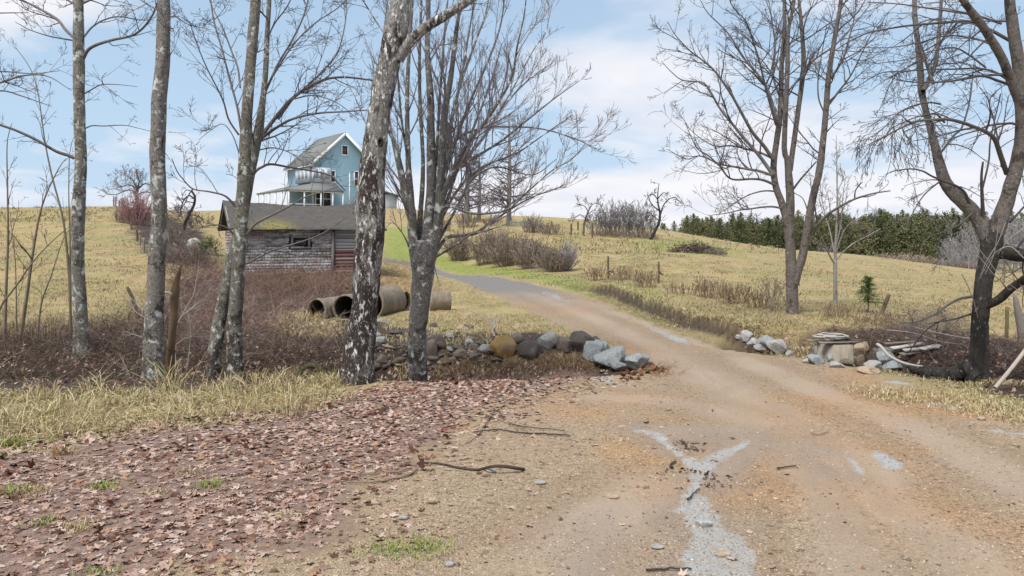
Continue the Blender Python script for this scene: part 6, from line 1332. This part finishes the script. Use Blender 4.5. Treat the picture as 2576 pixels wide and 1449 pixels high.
# -- fallen maple leaves
near_leaf=np.array([(-9,2.2),(-9,9.5),(0.6,11.6),(1.7,10.5),(0,8.5),(-1,6.2),(-1.6,5),(-2.2,2.2)])
p=np.vstack([pts_xy(52000,near_leaf,.8),pts_xy(7000,np.array([(-2.5,3.5),(2.2,3.5),(2.2,11.8),(-2.5,11.8)]))])
sdl=sdpoly(p[:,0],p[:,1],LEAVES)+.55*fbm(p[:,0],p[:,1],1.1,4,71); d=sstep(-.75,.75,sdl)*np.clip(.95+1.0*fbm(p[:,0],p[:,1],.7,4,72),.2,1)+.01; p=p[rng.uniform(0,1,len(p))<d]
nr=p[:,1]<7.2
leaves('fallen_leaves',p[nr],.043,LEAF,.12,True,'pinkish brown maple leaves matted over the yard')
leaves('fallen_leaves',p[~nr],.041,LEAF,.12,False,'pinkish brown leaves under the roadside trees')
p2=pts_xy(5200,near_leaf,.2); p2=p2[amask(p2,'m_leaf')>.4]; f=fbm(p2[:,0],p2[:,1],.55,3,23); p2=p2[(f>.16)]; leaves('curled_leaves',p2,.048,LEAF_UP,.5,True,'dark red curled leaves lying in drifts')
# leaves blown on the banks
p=pts_px(1900,-100,1700,820,1010); p=p[(amask(p,'m_dirt')>.3)]; leaves('fallen_leaves',p,.04,LEAF,.4,False,'brown leaves caught on the ditch bank')
p=pts_px(500,1880,2700,830,1000); p=p[(amask(p,'m_dirt')>.3)]; leaves('fallen_leaves',p,.04,LEAF,.4,False,'brown leaves in the right ditch')
p=pts_px(700,1560,1760,900,975); leaves('fallen_leaves',p[amask(p,'m_gravel')<.9],.05,LEAF_UP,.4,False,'rusty leaves at the drive edge below the slabs')
p=pts_px(900,900,2600,960,1449); leaves('scattered_leaves',p[rng.uniform(0,1,len(p))<.28],.017,LEAF_UP,.3,False,'small dark leaves scattered on the gravel')
p=pts_xy(2200,wpoly([(1690,1150),(1770,1110),(1800,1180),(1780,1240),(1690,1230)])); p=p[fbm(p[:,0],p[:,1],.35,3,5)>.12]; leaves('scattered_leaves',p[:130],.02,islandmat('sodden_leaf',[(0,(.03,.02,.015)),(.7,(.085,.055,.04)),(1,(.15,.09,.06))],.4),.5,False,'dark leaf clump in the wet gully')
# -- straw grass on the near bank
nb=wpoly([(-700,1155),(0,1122),(250,1092),(470,1058),(680,1042),(850,1000),(870,962),(600,985),(300,985),(0,990),(-700,990)])
p=clumpy(1700,nb,.10,14); p=p[fbm(p[:,0],p[:,1],.8,3,52)>-.25]; blades('dry_grass',p,.115,.0040,STRAW,1.0,'long straw-coloured grass lying along the near stream bank',droop=1.0)
p=clumpy(620,nb,.12,13); blades('dry_grass',p,.22,.0036,STRAW,1.7,'long straw stems lying flat on the near bank',droop=.6)
p=clumpy(230,nb,.09,9); blades('dry_grass',p,.30,.0036,STRAW,.55,'taller straw stalks on the near stream bank',droop=.9)
p=clumpy(260,nb,.12,24); p=p[fbm(p[:,0],p[:,1],.9,3,33)>.1]; blades('green_grass',p,.11,.0042,GREENBL,.7,'fresh green grass showing through the straw')
lipb=wpoly([(500,1015),(860,975),(1160,950),(1480,935),(1500,918),(1160,930),(860,950),(500,985)])
p=clumpy(420,lipb,.10,14); blades('dry_grass',p,.20,.004,STRAW,.9,'straw grass along the stream edge under the trunks',droop=.9)
p=clumpy(60,wpoly([(620,1000),(850,975),(850,900),(620,930)]),.10,22); blades('dry_grass',p,.34,.004,STRAW,.5,'standing dead grass at the stream edge',droop=.8)
# tall leaning stalks before the snag
c0=g1(425,985); q=c0[:2]+rng.normal(0,.09,(90,2)); blades('dry_grass',np.column_stack([q,hz(q[:,0],q[:,1])]),.55,.0042,STRAW,.75,'bunch of long bent straw stalks before the reddish snag',droop=.5)
for cu,cv,sp in ((740,1045,.09),(700,985,.10),(1010,955,.1),(100,1000,.1),(230,985,.1),(560,985,.12)):
    c0=g1(cu,cv); q=c0[:2]+rng.normal(0,sp,(60,2)); blades('dry_grass',np.column_stack([q,hz(q[:,0],q[:,1])]),.36,.0038,STRAW,.6,'bunch of bent straw stalks at the stream edge',droop=.8)
# green and yellow tufts in the litter
for cu,cv,n,sz,mt in ((30,1118,260,.10,GREENBL),(160,1140,120,.12,STRAW),(262,1225,160,.07,GREENBL),(395,1240,90,.06,STRAW),(530,1222,110,.08,GREENBL),(80,1240,140,.10,STRAW),(200,1330,120,.09,STRAW),(480,1190,90,.07,STRAW),(20,1240,140,.09,GREENBL),(250,1440,90,.06,GREENBL),(1030,1375,420,.05,GREENBL),(975,1385,160,.05,GREENBL),(1080,1380,160,.05,GREENBL),(770,1178,60,.06,STRAW),(1555,1108,60,.04,STRAW),(700,1300,80,.06,STRAW),(110,1315,90,.07,GREENBL)):
    c0=g1(cu,cv); q=c0[:2]+rng.normal(0,.07 if n<300 else .16,(n,2))*np.array([1,.8]); blades('grass_tuft',np.column_stack([q,hz(q[:,0],q[:,1])]),sz*.8,.0032,mt,.8,'small grass tuft growing through the yard litter')
# right verge
p=clumpy(520,wpoly([(2130,975),(2300,985),(2500,1010),(2700,1050),(2700,1085),(2500,1050),(2250,1010)]),.16,16); blades('dry_grass',p,.07,.004,STRAW,1.1,'short yellowed grass on the right verge')
# -- pasture grass
def field(poly,n,h,w,mat,label,nm='field_grass',lean=.8,thr=None,per=7,sp=.13):
    p=pts_px(n,*poly); p=p[(p[:,1]<75)]
    k=(amask(p,'m_gravel')<.25)&(amask(p,'m_dirt')<.5); p=p[k]
    if thr is not None: p=p[fbm(p[:,0],p[:,1],1.6,3,44)>thr]
    per_=np.repeat(p,per,0); per_[:,:2]+=rng.normal(0,sp,(len(per_),2))*(1+per_[:,1:2]*.012); per_[:,2]=hz(per_[:,0],per_[:,1])
    per_=per_[amask(per_,'m_gravel')<.4]
    ws=w*np.clip(per_[:,1]/14,1,4); return blades(nm,per_,h,ws,mat,lean,label,droop=.8)
field((-400,420,525,835),7500,.075,.0045,STRAW2,'short yellowed grass of the left pasture',thr=-.15)
field((1560,3000,600,830),10500,.075,.0045,STRAW2,'tan winter grass of the right pasture',thr=-.2)
field((940,1560,690,870),4200,.06,.0045,STRAW2,'short dry grass between the pipes and the drive',thr=-.2)
field((1240,1700,575,720),2600,.09,.0055,STRAW2,'dry grass on the slope below the crest',thr=-.1)
p=pts_px(2600,955,1690,590,775); p=p[amask(p,'m_green')>.4]; p=np.repeat(p,6,0); p[:,:2]+=rng.normal(0,.16,(len(p),2)); p[:,2]=hz(p[:,0],p[:,1]); p=p[amask(p,'m_green')>.3]; blades('green_grass',p,.07,.006*np.clip(p[:,1]/25,1,2),GREENBL,.8,'bright green lawn grass beside the drive')
# cut bank fringe right of the drive
bk=np.array(BK); tt=rng.uniform(0,len(bk)-1.001,5200); i=tt.astype(int); q=bk[i]*(1-(tt-i))[:,None]+bk[i+1]*(tt-i)[:,None]; nrm=np.stack([-(bk[i+1]-bk[i])[:,1],(bk[i+1]-bk[i])[:,0]],1); nrm/=np.linalg.norm(nrm,axis=1,keepdims=True); q=q+nrm*(.22+np.abs(rng.normal(0,.2,len(q))))[:,None]; blades('dry_grass',np.column_stack([q,hz(q[:,0],q[:,1])]),.13,.0052,STRAW,1.0,'grass overhanging the cut bank right of the drive',droop=1.2)
# -- bramble undergrowth
def brambles(name,p,L,mat,label,rad=.0035,arch=1.0,flat_=.35,twigs=1):
    ts=Tubes()
    for b in p:
        a=rnd.uniform(0,6.28); l=L*rnd.uniform(.5,1.3); d=np.array([math.cos(a)*rnd.uniform(.2,1.2),math.sin(a)*rnd.uniform(.2,1.0),rnd.uniform(flat_,1.1)]); d=unit(d)
        n=6; q=[b-UP*.03]
        for i in range(n): d=unit(d+np.array([rnd.gauss(0,.13),rnd.gauss(0,.13),rnd.gauss(-.16*arch,.10)])); q.append(q[-1]+d*l/n)
        r=max(rad,b[1]*.00018)*rnd.uniform(.7,1.4); ts.add(q,np.linspace(r,r*.5,n+1),3)
        for _ in range(twigs):
            i=rnd.randrange(2,n); e=unit(d+perp(d)*1.1+UP*.2); ts.add([q[i],q[i]+e*l*.14,q[i]+e*l*.26+UP*.02],[r*.7,r*.6,r*.4],3)
    return stuff(ts.mb().build(name,mat),label)
def region(n,pxpoly,thr=None):
    P_=np.array(pxpoly); p=pts_px(n,P_[:,0].min(),P_[:,0].max(),P_[:,1].min(),P_[:,1].max()); w=wpoly(pxpoly); p=p[inpoly(p,w)&(p[:,2]>-.5)]
    if thr is not None: p=p[fbm(p[:,0],p[:,1],1.3,3,91)>thr]
    return p
brambles('undergrowth',region(2400,[(380,790),(420,700),(560,650),(600,690),(900,700),(880,760),(740,800),(720,850),(560,870),(380,850)]),.85,islandmat('undergrowth_red',[(0,(.055,.03,.027)),(.5,(.20,.105,.088)),(.8,(.33,.19,.15)),(1,(.52,.40,.30))],.8),'reddish bramble undergrowth between the shed and the stream',rad=.004)
brambles('undergrowth',region(4300,[(-300,850),(0,840),(200,825),(400,800),(560,860),(760,830),(880,850),(870,945),(600,960),(300,955),(-300,960)]),.85,STEM_BR,'dark tangled brambles on the far stream bank',rad=.0035,arch=1.0)
brambles('undergrowth',region(1500,[(-300,850),(0,840),(200,825),(400,800),(560,760),(760,800),(880,850),(870,945),(600,960),(300,955),(-300,960)]),.8,islandmat('undergrowth_straw',[(0,(.20,.13,.09)),(.5,(.36,.27,.19)),(1,(.50,.42,.33))],.8),'pale dead canes tangled over the far stream bank',rad=.003,arch=.9)
brambles('undergrowth',region(900,[(-300,850),(0,840),(200,825),(400,800),(560,860),(760,830),(880,850),(870,945),(600,960),(300,955),(-300,960)],.08),1.3,STEM_BR,'taller dark canes in clumps on the far stream bank',rad=.0035,arch=.7,flat_=.5,twigs=2)
RG=[(380,790),(420,700),(560,650),(600,690),(900,700),(880,760),(740,800),(720,850),(560,870),(380,850)]
brambles('undergrowth',region(1500,RG,.0),1.25,islandmat('undergrowth_purple',[(0,(.10,.055,.055)),(.6,(.22,.13,.125)),(1,(.36,.26,.22))],.8),'taller purplish canes standing in clumps before the shed',rad=.004,arch=.5,flat_=.6,twigs=2)
brambles('undergrowth',region(1300,RG,.05),.7,islandmat('undergrowth_tan',[(0,(.24,.16,.10)),(.5,(.40,.30,.19)),(1,(.52,.43,.31))],.8),'tan dead weeds mixed through the red undergrowth',rad=.0035,arch=.9)
brambles('undergrowth',region(1800,[(560,690),(900,694),(960,720),(900,740),(700,745),(560,720)]),.85,islandmat('undergrowth_brown',[(0,(.09,.05,.035)),(.5,(.20,.12,.075)),(1,(.34,.23,.15))],.8),'brown brush along the foot of the shed wall',arch=.6)
brambles('undergrowth',region(900,[(960,660),(1040,665),(1060,720),(1130,730),(1120,760),(985,780),(965,720)]),.7,islandmat('undergrowth_rust',[(0,(.14,.07,.04)),(.5,(.28,.15,.085)),(1,(.38,.25,.15))],.8),'rusty dead bracken round the pipes',arch=.9)
brambles('undergrowth',region(2600,[(2060,835),(2300,815),(2576,850),(2700,870),(2700,960),(2520,960),(2330,920),(2180,880)]),.45,islandmat('ditch_brush',[(0,(.045,.028,.025)),(.45,(.13,.075,.062)),(.75,(.24,.155,.12)),(1,(.42,.33,.26))],.8),'dark tangled brush in the right ditch',rad=.003,arch=1.2)
brambles('undergrowth',region(700,[(2240,800),(2420,790),(2440,840),(2300,850)]),.5,islandmat('undergrowth_grey',[(0,(.12,.09,.075)),(.6,(.24,.19,.15)),(1,(.40,.34,.28))],.8),'grey dead twigs at the pasture edge behind the culvert',arch=1.0)
brambles('undergrowth',region(700,[(420,640),(520,640),(560,680),(540,700),(440,700),(410,690)]),.8,STEM_BR,'tall dark brambles left of the shed',arch=.8)
brambles('undergrowth',np.vstack([region(260,[(1400,945),(1480,905),(1500,930),(1440,960)]),region(160,[(1580,935),(1700,915),(1720,940),(1640,960)])]),.22,islandmat('undergrowth_tawny',[(0,(.12,.06,.04)),(.5,(.27,.15,.09)),(1,(.40,.29,.16))],.8),'tawny dead tufts below the slabs',arch=.8)
p=clumpy(150,wpoly([(690,800),(780,790),(880,830),(860,860),(760,850),(700,840)]),.14,20); blades('dry_grass',p,.36,.0045,islandmat('pale_straw',[(0,(.34,.24,.10)),(.5,(.52,.40,.20)),(1,(.64,.54,.33))],.7),1.0,'pale fallen straw before the leftmost pipe',droop=1.2)
p=clumpy(160,wpoly([(945,850),(1100,830),(1240,850),(1220,905),(1080,925),(950,925)]),.10,12); blades('dry_grass',p,.15,.004,STRAW,.9,'straw tufts between the rubble stones')
p=clumpy(380,wpoly([(960,800),(1080,790),(1240,800),(1380,830),(1250,850),(1080,838),(960,830)]),.12,10); blades('dry_grass',p,.14,.0042,STRAW,.9,'straw grass at the top of the rubble bank')
p=region(2200,[(-300,830),(200,810),(380,790),(400,830),(200,850),(-300,860)]); p=np.repeat(p,4,0); p[:,:2]+=rng.normal(0,.1,(len(p),2)); p[:,2]=hz(p[:,0],p[:,1]); blades('dry_grass',p,.30,.0045,islandmat('bank_top_grass',[(0,(.14,.09,.05)),(.5,(.28,.20,.11)),(1,(.42,.33,.19))],.7),.6,'brown dead grass along the top of the left bank')
# pale bare shoots by the flecked trunk
for p_,w,Y_ in (([(448,812),(470,770),(487,740),(496,690),(500,655)],(3.4,1.2),12.5),([(452,800),(490,770),(520,752)],(2,1),12.6),([(455,795),(500,760),(552,722)],(2.4,1),12.7),([(405,822),(350,790),(335,775),(345,760)],(2.6,1.2),12.4),([(400,870),(360,850),(310,832)],(2.2,1),12.2),([(440,870),(470,850),(530,845)],(2,1),12.2),([(380,790),(350,770),(325,745)],(2.2,1),13.5),([(340,985),(320,930),(300,890)],(2,1),11.2),([(470,930),(478,860),(476,800),(460,760)],(2.2,1),12)):
    ts=Tubes(); q,r_=limb(p_,w,Y_,Y_+.4,12); ts.add(q,r_,4)
    for _ in range(4):
        i=rnd.randrange(3,11); e=unit(q[i+0]-q[i-1]+perp(unit(q[i]-q[i-1]))*rnd.uniform(.3,.9)*np.linalg.norm(q[i]-q[i-1])); ts.add([q[i],q[i]+e*.12,q[i]+e*.26+UP*.03],[.004,.003,.002],3)
    tag(ts.mb().build('bare_shoot',TWIG_G,None,origin=[float(x) for x in q[0]]),'pale bare shoot arching beside the reddish snag and the flecked trunk','shoot','bare shoots by the snag')
# -- gravel stones
GP=islandmat('gravel_pebble',[(0,(.13,.10,.075)),(.3,(.27,.215,.155)),(.6,(.36,.28,.195)),(.9,(.42,.345,.26)),(1,(.55,.5,.44))],.6)
v0,f0=ico(1)
def pebbles(p,s0,s1,name,label):
    n=len(p); s=np.exp(rng.uniform(np.log(s0),np.log(s1),n)); k=len(v0); V=v0[None]*(1+rng.uniform(-.25,.25,(n,k,1))); V=V*np.stack([rng.uniform(.8,1.3,n),rng.uniform(.8,1.3,n),rng.uniform(.4,.8,n)],1)[:,None]*s[:,None,None]
    a=rng.uniform(0,6.28,n); x=V[...,0]*np.cos(a)[:,None]-V[...,1]*np.sin(a)[:,None]; y=V[...,0]*np.sin(a)[:,None]+V[...,1]*np.cos(a)[:,None]
    V=np.stack([x+p[:,0:1],y+p[:,1:2],V[...,2]+p[:,2:3]+s[:,None]*.15],-1).reshape(-1,3); T=(f0[None]+(np.arange(n)*k)[:,None,None]).reshape(-1,3)
    mb=MB(); mb.add(V,None,T); return stuff(mb.build(name,GP),label)
p=np.vstack([pts_px(16000,300,2900,1000,1500),pts_xy(4000,np.array([(-2,4),(5,4),(6,9),(-1.5,9)]))]); p=p[(amask(p,'m_gravel')>.6)&(rng.uniform(0,1,len(p))>amask(p,'m_fine')*.85)]; pebbles(p,.003,.010,'gravel','loose gravel of the yard')
p=pts_px(1500,700,2900,860,1500); p=p[(amask(p,'m_gravel')>.5)]; pebbles(p[:260],.008,.018,'gravel','coarser stones in the yard gravel')

# tufts along the skyline and scattered rough patches in the pastures
def tufts(n,px,h,mat,label,per=14,sp=.3,ymax=90):
    p=pts_px(n,*px); p=p[p[:,1]<ymax]; p=p[(amask(p,'m_gravel')<.2)]; q=np.repeat(p,per,0); q[:,:2]+=rng.normal(0,sp,(len(q),2)); q[:,2]=hz(q[:,0],q[:,1]); return blades('dry_grass',q,h,.010*np.clip(q[:,1]/25,.6,3),mat,.5,label,droop=.8)
tufts(260,(-400,420,522,560),.30,STRAW2,'rough grass along the left skyline')
tufts(420,(1050,2000,556,640),.34,STRAW2,'rough grass along the crest')
tufts(170,(-400,420,560,800),.13,STEM_DRY,'brown rough patches in the left pasture',18,.25)
tufts(240,(1560,2900,610,800),.13,STEM_DRY,'brown rough patches in the right pasture',18,.25)
brambles('undergrowth',region(420,[(2200,930),(2340,945),(2440,975),(2530,995),(2700,1010),(2700,975),(2520,955),(2330,925)]),.3,STEM_BR,'short dead brush along the lip of the right ditch',rad=.0025,arch=1.2)
c_=np.column_stack([rng.uniform(4.6,14,500),np.zeros(500)]); c_[:,1]=np.interp(c_[:,0],[q[0] for q in RD],[q[1] for q in RD])-1.45+rng.normal(0,.22,500); c_=np.repeat(c_,12,0)+rng.normal(0,.09,(6000,2)); blades('dry_grass',np.column_stack([c_,hz(c_[:,0],c_[:,1])]),.14,.004,STRAW,1.1,'straw grass along the near lip of the right ditch',droop=1.0)

p=np.column_stack([rng.uniform(5.2,13,16000),rng.uniform(8.6,11.6,16000)]); p=np.column_stack([p,hz(p[:,0],p[:,1])]); p=p[(amask(p,'m_gravel')<.35)&(amask(p,'m_dirt')<.6)&(fbm(p[:,0],p[:,1],.6,3,17)>-.3)]; blades('dry_grass',p,.075,.0042,STRAW,1.0,'matted straw grass on the right verge up to the ditch',droop=1.0)
TAW=islandmat('undergrowth_rusty_grass',[(0,(.12,.065,.04)),(.5,(.28,.17,.10)),(1,(.46,.35,.2))],.8)
brambles('undergrowth',region(520,[(1080,930),(1240,908),(1480,895),(1490,935),(1160,952)]),.26,TAW,'rusty dead grass on the stream edge below the boulders',rad=.0022,arch=1.0)
p=clumpy(200,wpoly([(1060,955),(1160,945),(1480,925),(1480,905),(1240,915),(1080,935)]),.1,12); blades('dry_grass',p,.17,.004,TAW,.9,'tawny grass on the stream edge below the boulders',droop=.9)

vp=clumpy(420,VERGE,.16,12,.2); blades('dry_grass',vp,.07,.005,STRAW2,1.0,'thin dead grass on the verge between the drive and the cut bank',droop=.9)

sp=wpoly([(-500,1175),(0,1150),(250,1112),(470,1078),(680,1060),(860,1012),(860,992),(680,1035),(470,1050),(250,1085),(0,1115),(-500,1145)])
p=clumpy(900,sp,.11,12); blades('dry_grass',p,.07,.004,STRAW,1.2,'short matted straw between the tall grass and the leaves',droop=1.0)
p=pts_xy(5200,sp,.1); p=p[inpoly(p,sp)]; leaves('fallen_leaves',p,.043,LEAF,.25,False,'brown leaves caught in the short straw')
p=clumpy(120,sp,.12,16); blades('green_grass',p,.06,.004,GREENBL,.9,'green grass in the short straw')
